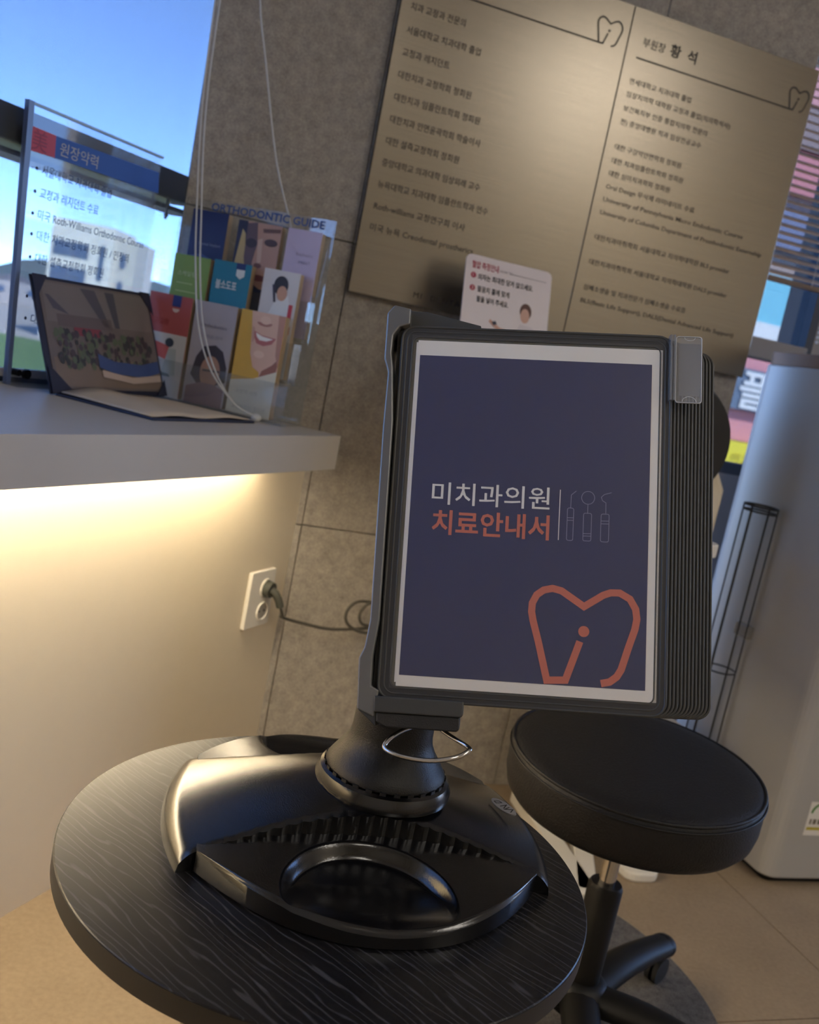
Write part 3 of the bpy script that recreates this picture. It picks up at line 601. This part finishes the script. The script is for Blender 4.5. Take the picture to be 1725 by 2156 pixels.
for k in range(190):
    x = .028 + random.random()*(FW-.05); z = .046 + random.random()*.058; r = .0035 + random.random()*.003
    cm[random.randrange(3)].flat([(x + r*math.cos(a*math.pi/4), z + 1.25*r*math.sin(a*math.pi/4)) for a in range(8)], -.0023 - .000002*k)
for m_, c_ in zip(cm, ((56, 60, 66), (92, 104, 88), (74, 66, 78))): tag(obj('crowd_print', m_, mat('photo_crowd_%d' % c_[0], c_, .4), ph, LEAN), kind='stuff')
pr('banner_print', [(.12,.046),(.16,.036),(.23,.032),(.278,.042),(.278,.064),(.23,.055),(.16,.058),(.12,.070)], (62, 84, 140), -.0032)
pr('banner_print', [(.125,.030),(.20,.020),(.278,.026),(.278,.038),(.20,.031),(.125,.042)], (186, 170, 164), -.0033)
for P in ([(0,FH),(0,FH-.042),(.032,FH)], [(FW,FH),(FW-.030,FH),(FW,FH-.042)], [(0,0),(.05,0),(0,.048)], [(FW,0),(FW,.03),(FW-.028,0)]):
    obj('corner_tab', MB().prism_xz(P, -.0045, -.0036), M_felt, fo, LEAN)
obj('lower_cover', MB().box(.004, .284, -.198, -.002, .0, .004), M_felt, fo, bevel=.001)
pg = MB(); NXp, NYp = 24, 6
for i in range(NXp+1):
    for j in range(NYp+1):
        x = .010 + .268*i/NXp; y = -.190 + .182*j/NYp; pg.v.append((x, y, .006 + .010*math.exp(-((x-.10)/.07)**2)*(j/NYp) + .003*math.sin(x*22)**2))
for i in range(NXp):
    for j in range(NYp): a = i*(NYp+1)+j; pg.f.append((a, a+NYp+1, a+NYp+2, a+1))
pgo = obj('page', pg, mat('page_cream', (206, 192, 172), .6, var=.05), fo, smooth=60)
pgo.modifiers.new('thick', 'SOLIDIFY').thickness = .002
# ---- tiered clear brochure holder
e_h = Vector((.969, -.245, 0)); nb_h = Vector((.245, .969, 0))
MH = frame((-.2615, 1.737, ZL), e_h, nb_h)
bh = thing('brochure_holder', 'clear three-tier acrylic brochure rack on the ledge by the tiled wall', 'rack', MH)
hb = MB()
obj('back_panel', MB().box(-.307, .004, .079, .0815, 0, .385), M_acryl, bh)
for x in (-.3075, .002):
    S_ = [(-.012, 0), (.0815, 0), (.0815, .385), (.062, .33), (.050, .24), (.026, .24), (.018, .14), (-.012, .14)]
    obj('side_panel', MB().add([(x, y, z) for y, z in S_] + [(x+.0025, y, z) for y, z in S_], [tuple(range(7,-1,-1)), tuple(range(8,16))] + [(i, (i+1) % 8, (i+1) % 8 + 8, i+8) for i in range(8)]), M_acryl, bh)
for y, z in ((-.010, .0), (.021, .075), (.052, .155)):
    obj('pocket_front', MB().box(-.305, .002, y, y+.002, z, z + .075), M_acryl, bh)
    obj('pocket_floor', MB().box(-.305, .002, y, y+.027, z, z + .002), M_acryl, bh)
text('ORTHODONTIC GUIDE', .022, -.252, .366, mat('print_header_blue', (54, 86, 150), .5), bh, .0775, bold=.0004, width=.235, height=.015)
M_pages = mat('brochure_pages', (178, 156, 128), .75, var=.15, vscale=300)
def brochure(lab, x0, x1, ybase, z0, z1, rgb, thick=.019):
    W = at(MH, x0, ybase, z0)
    b = thing('brochure', lab, 'brochure', W, 'brochures in the clear rack')
    obj('page_block', MB().box(.0008, x1-x0-.0008, .001, thick, 0, z1-z0-.001), M_pages, b)
    cv = obj('cover', MB().box(0, x1-x0, 0, .001, 0, z1-z0), mat('cover_%d_%d_%d' % rgb, rgb, .4), b)
    def P(poly, c, y=-.0005, n='cover_print'): return obj(n, MB().flat(poly, y), mat('ink_%d_%d_%d' % c, c, .45), cv)
    def Tx(body, s, x, z, c, w=None, bold=0): return text(body, s, x, z, mat('ink_%d_%d_%d' % c, c, .45), cv, -.0012, width=w, bold=bold)
    return P, Tx, x1-x0, z1-z0
def ell(cx, cz, rx, rz_, a0=0, a1=360, n=20): 
    p = arc(cx, cz, rx, rz_, a0, a1, n); return p[:-1] if a1 - a0 >= 360 else p
# front tier
P, Tx, w, h = brochure('red and white brochure at the left of the lowest tier, beside the photo folder', -.303, -.214, -.006, .006, .195, (180, 92, 90))
P(rect(0, w, 0, h*.62), (206, 204, 202)); P(rect(w*.55, w*.75, h*.89, h), (46, 60, 130), -.0008); P(ell(w*.65, h*.87, w*.08, h*.035, 180, 360), (222, 206, 200), -.0008)
P([(w*.05,h*.42),(w*.6,h*.36),(w*.62,h*.50),(w*.05,h*.55)], (206, 100, 90), -.0008); P(ell(w*.62, h*.535, w*.1, h*.045), (56, 66, 84), -.0011); P([(w*.5,h*.2),(w*.85,h*.22),(w*.8,h*.48),(w*.62,h*.48)], (178, 184, 180), -.0009); P([(w*.45,h*.2),(w*.75,h*.2),(w*.7,h*.23),(w*.45,h*.24)], (104, 118, 116), -.0011)
Tx('치과교정', .014, w*.08, h*.70, (168, 66, 62), w*.45)
P, Tx, w, h = brochure('pale grey brochure with a dark-haired woman, middle of the lowest tier', -.206, -.121, -.006, .006, .195, (176, 170, 176))
P([(w*.12,h*.28),(w*.20,h*.46),(w*.35,h*.57),(w*.62,h*.60),(w*.82,h*.55),(w*.96,h*.40),(w*.98,h*.26),(w*.7,h*.2),(w*.3,h*.2)], (62, 54, 60)); P(ell(w*.58, h*.33, w*.24, h*.16), (176, 138, 120), -.0008); P([(w*.06,0),(w*.97,0),(w*.97,h*.18),(w*.7,h*.22),(w*.4,h*.22),(w*.06,h*.16)], (136, 112, 122), -.0010); P([(w*.4,h*.33),(w*.8,h*.34),(w*.8,h*.36),(w*.4,h*.35)], (70, 56, 56), -.0010)
Tx('Orthodontics', .010, w*.2, h*.76, (110, 108, 130), w*.62); Tx('교정치료 안내', .007, w*.2, h*.66, (140, 136, 150), w*.55)
P, Tx, w, h = brochure('yellow brochure with a smiling mouth, right of the lowest tier', -.113, -.024, -.006, .006, .195, (218, 174, 58))
P([(w*.24,h*1.0),(w,h*1.0),(w,h*.46),(w*.86,h*.34),(w*.62,h*.36),(w*.60,h*.43),(w*.44,h*.47),(w*.34,h*.60),(w*.30,h*.80)], (226, 188, 166)); P([(w*.60,h*.36),(w*.95,h*.36),(w,h*.60),(w*.86,h*.52),(w*.66,h*.45)], (160, 106, 90), -.0008)
P([(w*.84,h),(w,h),(w,h*.5),(w*.90,h*.62)], (190, 142, 124), -.0009); P(ell(w*.56, h*.905, w*.17, h*.035, 180, 360), (172, 116, 102), -.0010); P(ell(w*.57, h*.93, w*.12, h*.04), (234, 200, 178), -.0012); P([(w*.30,h*.86),(w*.36,h*.84),(w*.38,h*.72),(w*.34,h*.70)], (206, 160, 140), -.0010)
P([(w*.36,h*.815),(w*.54,h*.785),(w*.86,h*.775),(w*.78,h*.715),(w*.60,h*.685),(w*.44,h*.70),(w*.38,h*.75)], (190, 112, 108), -.0013); P([(w*.40,h*.80),(w*.56,h*.775),(w*.80,h*.765),(w*.66,h*.735),(w*.50,h*.735),(w*.43,h*.765)], (248, 244, 238), -.0016); P(ell(w*.54, h*.60, w*.12, h*.035), (238, 206, 186), -.0012)
P([(0,0),(w,0),(w,h*.47),(w*.5,h*.36),(0,h*.31)], (222, 218, 200), -.0012); Tx('교정의 시작', .009, w*.15, h*.20, (150, 150, 140), w*.5); Tx('교정치료의 필요성', .010, w*.12, h*.05, (90, 90, 120), w*.75)
# middle tier
P, Tx, w, h = brochure('lime green brochure at the left of the middle tier', -0.282, -0.207, .0245, .082, .273, (132, 166, 88))
Tx('스케일링', .010, w*.15, h*.80, (206, 220, 170), w*.5); P(rect(w*.15, w*.6, h*.72, h*.73), (190, 210, 140)); P(rect(w*.15, w*.75, h*.64, h*.65), (190, 210, 140)); P(rect(w*.15, w*.7, h*.55, h*.56), (190, 210, 140))
P, Tx, w, h = brochure('teal and white brochure with white lettering, middle of the middle tier', -0.199, -0.122, .0245, .082, .275, (36, 128, 160))
P(rect(0, w, 0, h*.52), (212, 210, 208)); Tx('불소도포', .018, w*.12, h*.74, (226, 234, 236), w*.56, .0003); P(rect(w*.60, w*.84, h*.94, h), (40, 60, 120), -.0008); P([(w*.62,h*.94),(w*.84,h*.94),(w*.84,h*.88),(w*.73,h*.85),(w*.62,h*.88)], (222, 230, 232), -.0008)
P([(w*.05,h*.36),(w*.9,h*.34),(w*.9,h*.38),(w*.05,h*.41)], (40, 120, 140), -.0008); P(ell(w*.58, h*.41, w*.12, h*.06), (44, 50, 66), -.0011); P(ell(w*.33, h*.34, w*.12, h*.05), (206, 180, 166), -.0011)
P, Tx, w, h = brochure('white brochure with a dentist at work, right of the middle tier', -0.096, -0.024, .0245, .082, .276, (216, 214, 216))
P([(w*.05,h*.35),(w*.40,h*.70),(w*.75,h*.78),(w*.95,h*.55),(w*.9,h*.35)], (232, 234, 236)); P(ell(w*.52, h*.86, w*.20, h*.09), (52, 50, 58), -.0008); P(ell(w*.58, h*.79, w*.14, h*.07), (206, 160, 134), -.0010); P([(w*.28,h*.86),(w*.36,h*.86),(w*.44,h*.70),(w*.38,h*.70)], (66, 60, 78), -.0010)
P([(w*.15,h*.30),(w*.45,h*.45),(w*.5,h*.38),(w*.25,h*.25)], (196, 140, 120), -.0011); P([(w*.55,h*.42),(w*.95,h*.5),(w*.95,h*.42),(w*.6,h*.36)], (200, 144, 124), -.0011); P(ell(w*.55, h*.30, w*.12, h*.05), (48, 46, 54), -.0012); P(rect(w*.82, w*.93, h*.55, h*.70), (196, 60, 72), -.0012)
# top tier
P, Tx, w, h = brochure('navy blue brochure at the left of the top tier', -0.276, -0.201, .0555, .162, .362, (40, 56, 112))
Tx('Dental Implant', .008, w*.3, h*.68, (150, 160, 196), w*.6); P([(0,h*.56),(w*.4,h*.60),(w*.7,h*.56),(w*.9,h*.46),(w*.85,h*.46),(w*.65,h*.54),(w*.4,h*.58),(0,h*.54)], (70, 90, 150))
P, Tx, w, h = brochure('dark brochure with a close-up of a face, middle of the top tier', -0.179, -0.089, .0555, .162, .356, (52, 60, 92))
P([(w*.22,h),(w,h),(w,h*.40),(w*.70,h*.38),(w*.45,h*.44),(w*.26,h*.66)], (184, 150, 140)); P([(0,h*.4),(w*.34,h*.4),(w*.20,h*.88),(w*.12,h*.92)], (190, 172, 130), -.0008)
P([(w*.22,h*.98),(w*.44,h),(w*.50,h*.80),(w*.44,h*.62),(w*.52,h*.44),(w*.34,h*.46),(w*.24,h*.66)], (104, 90, 104), -.0010); P(ell(w*.36, h*.80, w*.13, h*.045), (62, 56, 74), -.0012); P(ell(w*.80, h*.83, w*.15, h*.035), (82, 66, 74), -.0012)
P([(w*.58,h*.95),(w*.98,h*.97),(w*.98,h*.935),(w*.60,h*.915)], (112, 86, 84), -.0012); P([(w*.50,h*.84),(w*.60,h*.86),(w*.64,h*.64),(w*.56,h*.60)], (206, 180, 172), -.0012); P(ell(w*.58, h*.60, w*.09, h*.025), (120, 86, 90), -.0013); P(ell(w*.64, h*.485, w*.20, h*.03), (132, 84, 92), -.0013)
P, Tx, w, h = brochure('lavender brochure with small grey lettering, right of the top tier', -0.077, -0.009, .0555, .162, .357, (196, 184, 214))
Tx('Esthetic', .008, w*.35, h*.76, (150, 142, 172), w*.5); Tx('DENT', .007, w*.45, h*.69, (150, 142, 172), w*.35)

# ================================================================== BLINDS AND CORDS
m = bpy.data.materials.new('sunscreen_mesh'); m.use_nodes = True; n = m.node_tree; n.nodes.clear()
o_ = n.nodes.new('ShaderNodeOutputMaterial'); t_ = n.nodes.new('ShaderNodeBsdfTransparent'); d_ = n.nodes.new('ShaderNodeBsdfTranslucent'); d2_ = n.nodes.new('ShaderNodeBsdfDiffuse')
t_.inputs[0].default_value = (.92, .96, 1, 1); d_.inputs[0].default_value = (.05, .06, .08, 1); d2_.inputs[0].default_value = (.16, .18, .22, 1)
geo = n.nodes.new('ShaderNodeNewGeometry'); mp = n.nodes.new('ShaderNodeMapping'); mp.inputs['Rotation'].default_value = (0, 0, -math.pi/2 + _a2); wv = n.nodes.new('ShaderNodeTexNoise'); wv.inputs['Scale'].default_value = 700
n.links.new(geo.outputs['Position'], wv.inputs['Vector'])
mr = n.nodes.new('ShaderNodeMapRange'); mr.inputs[3].default_value = .53; mr.inputs[4].default_value = .63; n.links.new(wv.outputs[0], mr.inputs[0])
a_ = n.nodes.new('ShaderNodeAddShader'); n.links.new(d_.outputs[0], a_.inputs[0]); n.links.new(d2_.outputs[0], a_.inputs[1])
mh = n.nodes.new('ShaderNodeMixShader'); mh.inputs[0].default_value = .5; n.links.new(d_.outputs[0], mh.inputs[1]); n.links.new(d2_.outputs[0], mh.inputs[2])
mx = n.nodes.new('ShaderNodeMixShader'); n.links.new(mr.outputs[0], mx.inputs[0]); n.links.new(t_.outputs[0], mx.inputs[1]); n.links.new(mh.outputs[0], mx.inputs[2]); n.links.new(mx.outputs[0], o_.inputs[0])
M_screen = m
rbl = thing('roller_blind', 'sheer sunscreen roller blind drawn down over the large left window', 'blind', at(ML, 0, .246, 0))
obj('screen_fabric', MB().box(-1.17, -.216, 0, .0006, .83, 2.15), M_screen, rbl)
obj('hem_bar', MB().box(-1.17, -.216, -.004, .005, .818, .832), M_wplast, rbl, bevel=.001)
obj('roller', MB().tube([(-1.17, .0, 2.165), (-.216, .0, 2.165)], .022, 16), M_wplast, rbl, smooth=40)
c1 = thing('blind_cord', 'pale pull cord hanging straight over the tiled wall beside the window', 'cord', MT, 'pull cords of the window blind')
obj('cord', MB().tube(smoothpath([(-.285, -.03, 2.16), (-.263, -.03, 1.70), (-.251, -.03, 1.57), (-.223, -.035, 1.466), (-.174, -.045, 1.293), (-.127, -.06, 1.176), (-.12, -.075, 1.12)], 4), .0016, 6), M_cord, c1, smooth=60)
c2 = thing('blind_cord', 'looped pale pull cord hanging down to the ledge in front of the brochures', 'cord', MT, 'pull cords of the window blind')
lp2 = lambda d: smoothpath([(-.338+d, -.10, 2.15), (-.3345+d, -.10, 1.526), (-.3275+d*.8, -.11, 1.322), (-.312+d, -.18, 1.13), (-.303+d*.9, -.24, 1.04), (-.287+d, -.27, .955), (-.255+d*.9, -.285, .885), (-.205, -.27, .836), (-.168, -.258, .820)], 6)
obj('cord', MB().tube(lp2(0), .0015, 6), M_cord, c2, smooth=60)
obj('cord', MB().tube(lp2(.0085), .0015, 6), M_cord, c2, smooth=60)
obj('cord_knob', MB().ball((-.160, -.250, .8155), .0095, .0095, .0075), M_cord, c2, smooth=60)
vb = thing('venetian_blind', 'brown-grey slatted venetian blind hanging in the narrow right window', 'blind', at(MT, 0, .115, 0))
slm = MB().add([(1.0, -.012, -.0075), (1.268, -.012, -.0075), (1.268, 0, .001), (1.0, 0, .001), (1.268, .012, .0065), (1.0, .012, .0065)], [(0,1,2,3), (3,2,4,5)]).mesh('slat', 60)
slm.materials.append(mat('slat_brown_grey', (176, 160, 152), .4, var=.04))
for i in range(44):
    sl = link('slat', slm, None, vb, at(MT, 0, .115, 1.362 + .019*i)); sl.modifiers.new('t', 'SOLIDIFY').thickness = .0006
obj('bottom_rail', MB().box(1.0, 1.268, -.011, .011, 1.338, 1.350), mat('rail_brown', (128, 112, 104), .4), vb, bevel=.002)
obj('head_rail', MB().box(1.0, 1.29, -.02, .02, 2.195, 2.22), M_wplast, vb)
for x in (1.05, 1.22): obj('ladder_cord', MB().tube([(x, -.0135, 1.345), (x, -.0135, 2.2)], .0008, 6), M_cord, vb)
bc = MB()
for i in range(58): bc.ball((1.274, -.02, 1.215 + .0125*i), .0042, n=8, m=6)
tag(obj('bead_chain', bc, M_cord, vb, smooth=60), kind='stuff')

# ================================================================== WATER DISPENSER
MD = at(MT, 1.083, -.418, 0)       # front left corner on the floor: x along wall, y back
wd = thing('water_dispenser', 'tall white water dispenser standing at the right beside the window', 'water dispenser', MD)
def rr_xy(x0, x1, y0, y1, r): return [(x, y) for x, y in rrect(x0, x1, y0, y1, r, 6)]
obj('body', MB().prism_xy(rr_xy(0, .32, 0, .452, .035), .018, 1.13), M_appl, wd, bevel=.004)
obj('base_foot', MB().prism_xy(rr_xy(.02, .30, .02, .43, .02), 0, .02), M_blk, wd)
obj('service_panel', MB().box(-.0016, .0005, .030, .075, .565, .628), M_appl, wd, bevel=.001)
eb = obj('energy_label', MB().flat(rect(.070, .135, .125, .205), -.0008), M_pwhite, wd)
obj('label_arc', MB().ribbon(arc(.108, .176, .030, .026, 20, 175, 14), .006, -.0014), mat('label_green', (96, 140, 74), .6), eb)
obj('label_bar', MB().flat(rect(.074, .131, .138, .145), -.0014), mat('label_yellow', (186, 172, 60), .6), eb)
obj('label_digits', MB().flat(rect(.078, .083, .152, .164), -.0014).flat(rect(.087, .096, .152, .164), -.0014).flat(rect(.10, .112, .152, .164), -.0014), mat('label_grey', (120, 112, 100), .6), eb)
tr = thing('serving_tray', 'brown wooden tray lying on top of the white water dispenser', 'tray', at(MD, 0, 0, 1.13))
obj('tray_base', MB().box(.012, .30, .03, .425, 0, .006), M_trayw, tr)
obj('tray_rim', MB().box(.008, .018, .03, .43, 0, .032).box(.29, .30, .03, .43, 0, .032).box(.008, .30, .422, .432, 0, .032).box(.008, .30, .028, .038, 0, .032), M_trayw, tr, bevel=.002)
cr = thing('cup_rack', 'tall black wire cup holder fixed to the side of the dispenser', 'wire rack', at(MD, -.047, .262, 0))
for z, r_ in ((.800, .0026), (.788, .0022), (.402, .002), (.17, .0022)):
    obj('ring', MB().tube([(.038*math.cos(a*math.pi/20), .038*math.sin(a*math.pi/20), z) for a in range(40)], r_, 8, True), M_wire, cr, smooth=60)
for k in range(6):
    a = math.radians(20 + 60*k); obj('wire', MB().tube([(.038*math.cos(a), .038*math.sin(a), .17), (.038*math.cos(a), .038*math.sin(a), .802)], .0019, 8), M_wire, cr, smooth=60)
obj('hook', MB().prism_xz(rrect(.028, .0465, .488, .520, .004, 3), -.028, .018), clear('hook_plastic', (.86, .86, .85), .8, .1, .3, (.6, .58, .55)), cr)

# ================================================================== BLOOD PRESSURE MONITOR ON ITS STAND
sd = thing('monitor_stand', 'white metal stand with floor bars holding the cream monitor behind the chart', 'stand', at(MT, .64, -.22, 0))
obj('top_plate', MB().prism_xy(rrect(-.45, .14, -.18, .18, .03), .705, .733), M_wplast, sd, bevel=.003)
obj('column', MB().box(-.045, .045, .02, .10, .03, .705), M_wplast, sd, bevel=.006)
obj('lower_shelf', MB().prism_xy(rrect(-.08, .275, -.12, .10, .03), .262, .286), mat('shelf_grey', (186, 184, 186), .4), sd, bevel=.004)
obj('shelf_post', MB().tube([(.255, -.03, .0), (.255, -.03, .27)], .009, 12), M_blk, sd, smooth=40)
def bar(a, b, w, z1=.032):
    a, b = Vector((*a, z1/2)), Vector((*b, z1/2)); d = (b-a).normalized(); return MB().obox((a+b)/2, d, Vector((-d.y, d.x, 0)), (0,0,1), (b-a).length/2, w/2, z1/2)
obj('floor_bar', bar((-.040, -.285), (-.005, .14), .045), M_wplast, sd, bevel=.003)
obj('floor_bar', bar((-.040, -.270), (.070, -.03), .042), M_wplast, sd, bevel=.003)
obj('floor_foot', MB().prism_xy(rrect(.10, .185, -.195, .10, .028), .0, .022), M_wplast, sd, bevel=.005)
bpm = thing('blood_pressure_monitor', 'cream blood pressure monitor with a black arm tunnel behind the flip chart', 'monitor', at(MT, .575, -.19, .733))
obj('body', MB().prism_xz([(-.375, 0), (.256, 0), (.256, .10), (.21, .17), (.06, .30), (-.375, .30)], -.10, .14), M_cream2, bpm, smooth=35, bevel=.012, seg=3)
ct = MB().lathe([(.075, -.12), (.118, -.12), (.128, -.10), (.128, .05), (.112, .07), (.075, .07), (.070, .05), (.070, -.10), (.075, -.12)], 48, cap=False)
ct.v = [(x + .105, z, y + .185) for x, y, z in ct.v]
obj('arm_tunnel', ct, M_rubber, bpm, smooth=40)
obj('tunnel_dark_disc', MB().prism_xz([(p[0], p[1]) for p in arc(.105, .185, .072, .072, 0, 360, 32)[:-1]], -.104, -.1005), M_blk, bpm)  # black disc stands in for the dark inside of the arm tunnel
obj('display', MB().prism_xz(rrect(-.25, -.07, .10, .24, .012), -.103, -.098), M_blk, bpm)
obj('rim_screw', MB().ball((.196, -.10, .268), .006, .003, .006), M_chrome, bpm, smooth=60)
MC = at(MT, .214, -.185, 1.0345) @ Matrix.Rotation(math.radians(-17), 4, 'X')
cd = thing('instruction_card', 'white instruction card with a seated person, propped behind the flip chart', 'card', MC)
obj('card', MB().prism_xz(rrect(0, .190, 0, .172, .012, 6), -.0015, .0015), mat('card_white', (226, 216, 216), .4, var=.02), cd)
obj('easel', MB().add([(.06,.002,.10),(.13,.002,.10),(.13,.055,.018),(.06,.055,.018),(.06,.004,.10),(.13,.004,.10),(.13,.057,.018),(.06,.057,.018)], [(0,1,2,3),(4,5,6,7),(0,1,5,4),(1,2,6,5),(2,3,7,6),(3,0,4,7)]), M_wplast, cd)
M_cred = mat('card_red', (176, 62, 84), .5); M_cblk = mat('card_black', (44, 40, 44), .5)
text('혈압 측정안내', .016, .013, .146, M_cred, cd, -.0022, bold=.0003, width=.058)
text('HOW TO', .007, .074, .1475, mat('card_grey', (150, 140, 144), .5), cd, -.0022)
obj('rule_line', MB().flat(rect(.095, .178, .148, .1492), -.0022), mat('card_grey', (150, 140, 144), .5), cd)
for z in (.126, .100):
    obj('number_dot', MB().flat([(.018 + .006*math.cos(a*math.pi/9), z + .004 + .006*math.sin(a*math.pi/9)) for a in range(18)], -.0022), M_cred, cd)
text('1', .009, .0165, .127, M_pwhite, cd, -.0027); text('2', .009, .0160, .101, M_pwhite, cd, -.0027)
text('의자는 최대한 당겨 앉으세요.', .0135, .028, .124, M_cblk, cd, -.0022, bold=.0003, width=.122)
text('팔꿈치 홀에 맞게', .0135, .029, .099, M_cblk, cd, -.0022, bold=.0003, width=.070)
text('팔을 넣어 주세요.', .0135, .029, .0785, M_cblk, cd, -.0022, bold=.0003, width=.070)
def cp(n_, poly, rgb, y): return obj(n_, MB().flat(poly, y), mat('cardink_%d_%d_%d' % rgb, rgb, .5), cd)
cp('figure_print', [(.120,.0),(.165,.0),(.168,.03),(.155,.048),(.128,.050),(.118,.03)], (214, 204, 206), -.0021)
cp('figure_print', ell(.138, .078, .013, .017), (96, 66, 60), -.0023); cp('figure_print', ell(.137, .069, .010, .015), (206, 164, 146), -.0026)
cp('figure_print', [(.118,.020),(.122,.030),(.085,.034),(.062,.048),(.060,.042),(.084,.024)], (204, 158, 138), -.0024)
cp('figure_print', [(.070,.036),(.078,.040),(.074,.046),(.066,.043)], (52, 54, 70), -.0028); cp('figure_print', [(.075,.018),(.115,.008),(.115,.013),(.078,.025)], (60, 56, 66), -.0028); cp('figure_print', [(.06,.0),(.118,.0),(.110,.010),(.07,.014)], (214, 150, 146), -.0022)
cp('figure_print', [(.142,.014),(.146,.014),(.144,.019)], (190, 60, 70), -.0026)

# ================================================================== OUTDOORS
GZ = -7.0
tag(obj('ground', MB().box(-600, 600, -600, 600, GZ-.5, GZ), mat('outdoor_paving', (190, 184, 174), .9, vscale=.3, var=.15)), kind='structure')
tag(obj('lawn', MB().box(-150, 40, 48, 128, GZ, GZ+.15), mat('lawn_green', (112, 144, 70), .95, var=.25, vscale=.25), world=Matrix.Translation((0,0,0)) @ rz(0)), 'wide green lawn stretching outside behind the left window', 'lawn', kind='stuff')
# white block seen through the left window
BD = Vector((-.350, .937, 0)); BC = BD*150
MBd = Matrix.Translation((BC.x, BC.y, GZ)) @ rz(4)
bld = thing('apartment_block', 'white apartment block with blue window bands seen through the left window', 'building', MBd)
obj('walls', MB().box(-6.2, 2.8, 0, 12, 0, 17.4), mat('render_white', (242, 238, 226), .8, var=.04, vscale=.5), bld)
obj('side_wing', MB().box(2.8, 6.0, .8, 12, 0, 16.2), mat('render_white2', (214, 208, 196), .8, var=.04, vscale=.5), bld)
for z in (1.5, 5.0, 8.6, 12.2):
    wf = obj('window', MB().box(-5.7, -.6, -.12, .05, z, z+2.1), mat('block_frame', (120, 130, 146), .5), bld)
    obj('pane', MB().box(-5.55, -3.2, -.16, -.1, z+.15, z+1.95).box(-3.0, -.75, -.16, -.1, z+.15, z+1.95), mat('block_glass', (74, 96, 128), .2), wf)
for z in (3.0, 9.6): obj('window', MB().box(1.0, 1.7, -.12, .05, z, z+5.0), mat('block_glass', (74, 96, 128), .2), bld)
for z in (4, 8, 12): obj('window', MB().box(3.8, 4.6, .68, .85, z, z+2), mat('block_glass', (74, 96, 128), .2), bld)
for k, (az, dist, w_, h_, c_) in enumerate(((-24.2, 300, 12, 6.5, (176, 172, 172)), (-22.6, 320, 9, 5, (206, 202, 198)), (-15.6, 300, 12, 6, (206, 204, 204)), (-26.5, 280, 14, 7.5, (170, 160, 156)))):
    a = math.radians(az); t = thing('distant_house', ('grey distant house at the left edge of the window', 'pale low distant house left of the apartment block', 'pale distant house right of the apartment block', 'brownish distant house beyond the lawn')[k], 'building', Matrix.Translation((dist*math.sin(a), dist*math.cos(a), GZ)) @ rz(-az), 'distant houses beyond the lawn')
    obj('walls', MB().box(-w_/2, w_/2, 0, 8, 0, h_), mat('house_%d' % k, c_, .8), t)
    obj('roof', MB().prism_xz([(-w_/2-.5, h_), (w_/2+.5, h_), (0, h_+2.2)], -.3, 8.3), mat('house_roof_%d' % k, (110, 108, 116), .8), t)
    for q in range(3): obj('window', MB().box(-w_/2+1.5+q*w_/3, -w_/2+3.3+q*w_/3, -.1, .05, h_*.45, h_*.7), mat('block_glass', (74, 96, 128), .2), t)
hl = MB(); NH = 60
for i in range(NH+1):
    a = math.radians(-60 + 60*i/NH); r = 520; hgt = 14 + 6*math.sin(i*.35) + 4*math.sin(i*.9)
    hl.v += [(r*math.sin(a), r*math.cos(a), GZ), (r*math.sin(a)*1.15, r*math.cos(a)*1.15, GZ+hgt)]
for i in range(NH): hl.f.append((2*i, 2*i+1, 2*i+3, 2*i+2))
tag(obj('hills', hl, mat('hill_blue_green', (96, 112, 112), .95, vscale=.02, var=.2), smooth=60), 'low hazy wooded hills on the horizon outside', 'hills')
# shop front across the street, seen through the right window
MS = at(MT, 0, 10, 0)
sf_ = thing('shop_building', 'shop building across the street with coloured sign boards', 'building', MS)
obj('wall', MB().box(4.5, 16, .3, 4, GZ, 9), mat('shop_wall_brown', (176, 150, 140), .8, vscale=2), sf_)
for z, c_ in ((7.6, (200, 170, 166)), (6.4, (150, 140, 150)), (5.5, (216, 150, 150)), (4.9, (150, 128, 124)), (4.3, (206, 130, 132)), (3.5, (120, 124, 150))):
    obj('cladding_band', MB().box(4.5, 16, .1, .3, z, z+.55), mat('clad_%d_%d' % (c_[0], c_[2]), c_, .7), sf_)
obj('pink_band', MB().box(4.5, 16, .12, .3, .70, 2.05), mat('shop_pink', (224, 150, 152), .6), sf_)
obj('dark_band', MB().box(4.5, 16, .1, .3, -.9, .22), mat('shop_dark', (40, 40, 46), .5), sf_)
obj('white_strip', MB().box(4.5, 16, .05, .12, -.12, -.05), M_pwhite, sf_)
sg = thing('shop_sign', 'turquoise sign board with a white lower border across the street', 'sign', MS)
obj('board', MB().box(7.4, 10.6, -.1, .1, 2.25, 3.1), mat('sign_turquoise', (128, 200, 214), .5), sg); obj('border', MB().box(7.4, 10.6, -.13, .1, 2.14, 2.42), M_pwhite, sg)
sg2 = thing('shop_sign', 'pink sign board with big white letters across the street', 'sign', MS)
obj('board', MB().box(7.2, 10.4, -.05, .1, 1.15, 1.75), mat('sign_grey_blue', (112, 124, 140), .5), sg2)
text('플러스', .62, 8.22, 1.17, M_pwhite, sg2, -.08, bold=.012, height=.56)
sg3 = thing('shop_sign', 'bright yellow sign board below the pink band across the street', 'sign', MS)
obj('board', MB().box(7.9, 9.6, -.1, .1, .23, .69), mat('sign_yellow', (246, 224, 60), .5), sg3)
text('안과', .2, 8.34, .36, mat('sign_olive', (190, 170, 50), .6), sg3, -.12)

flush_text()
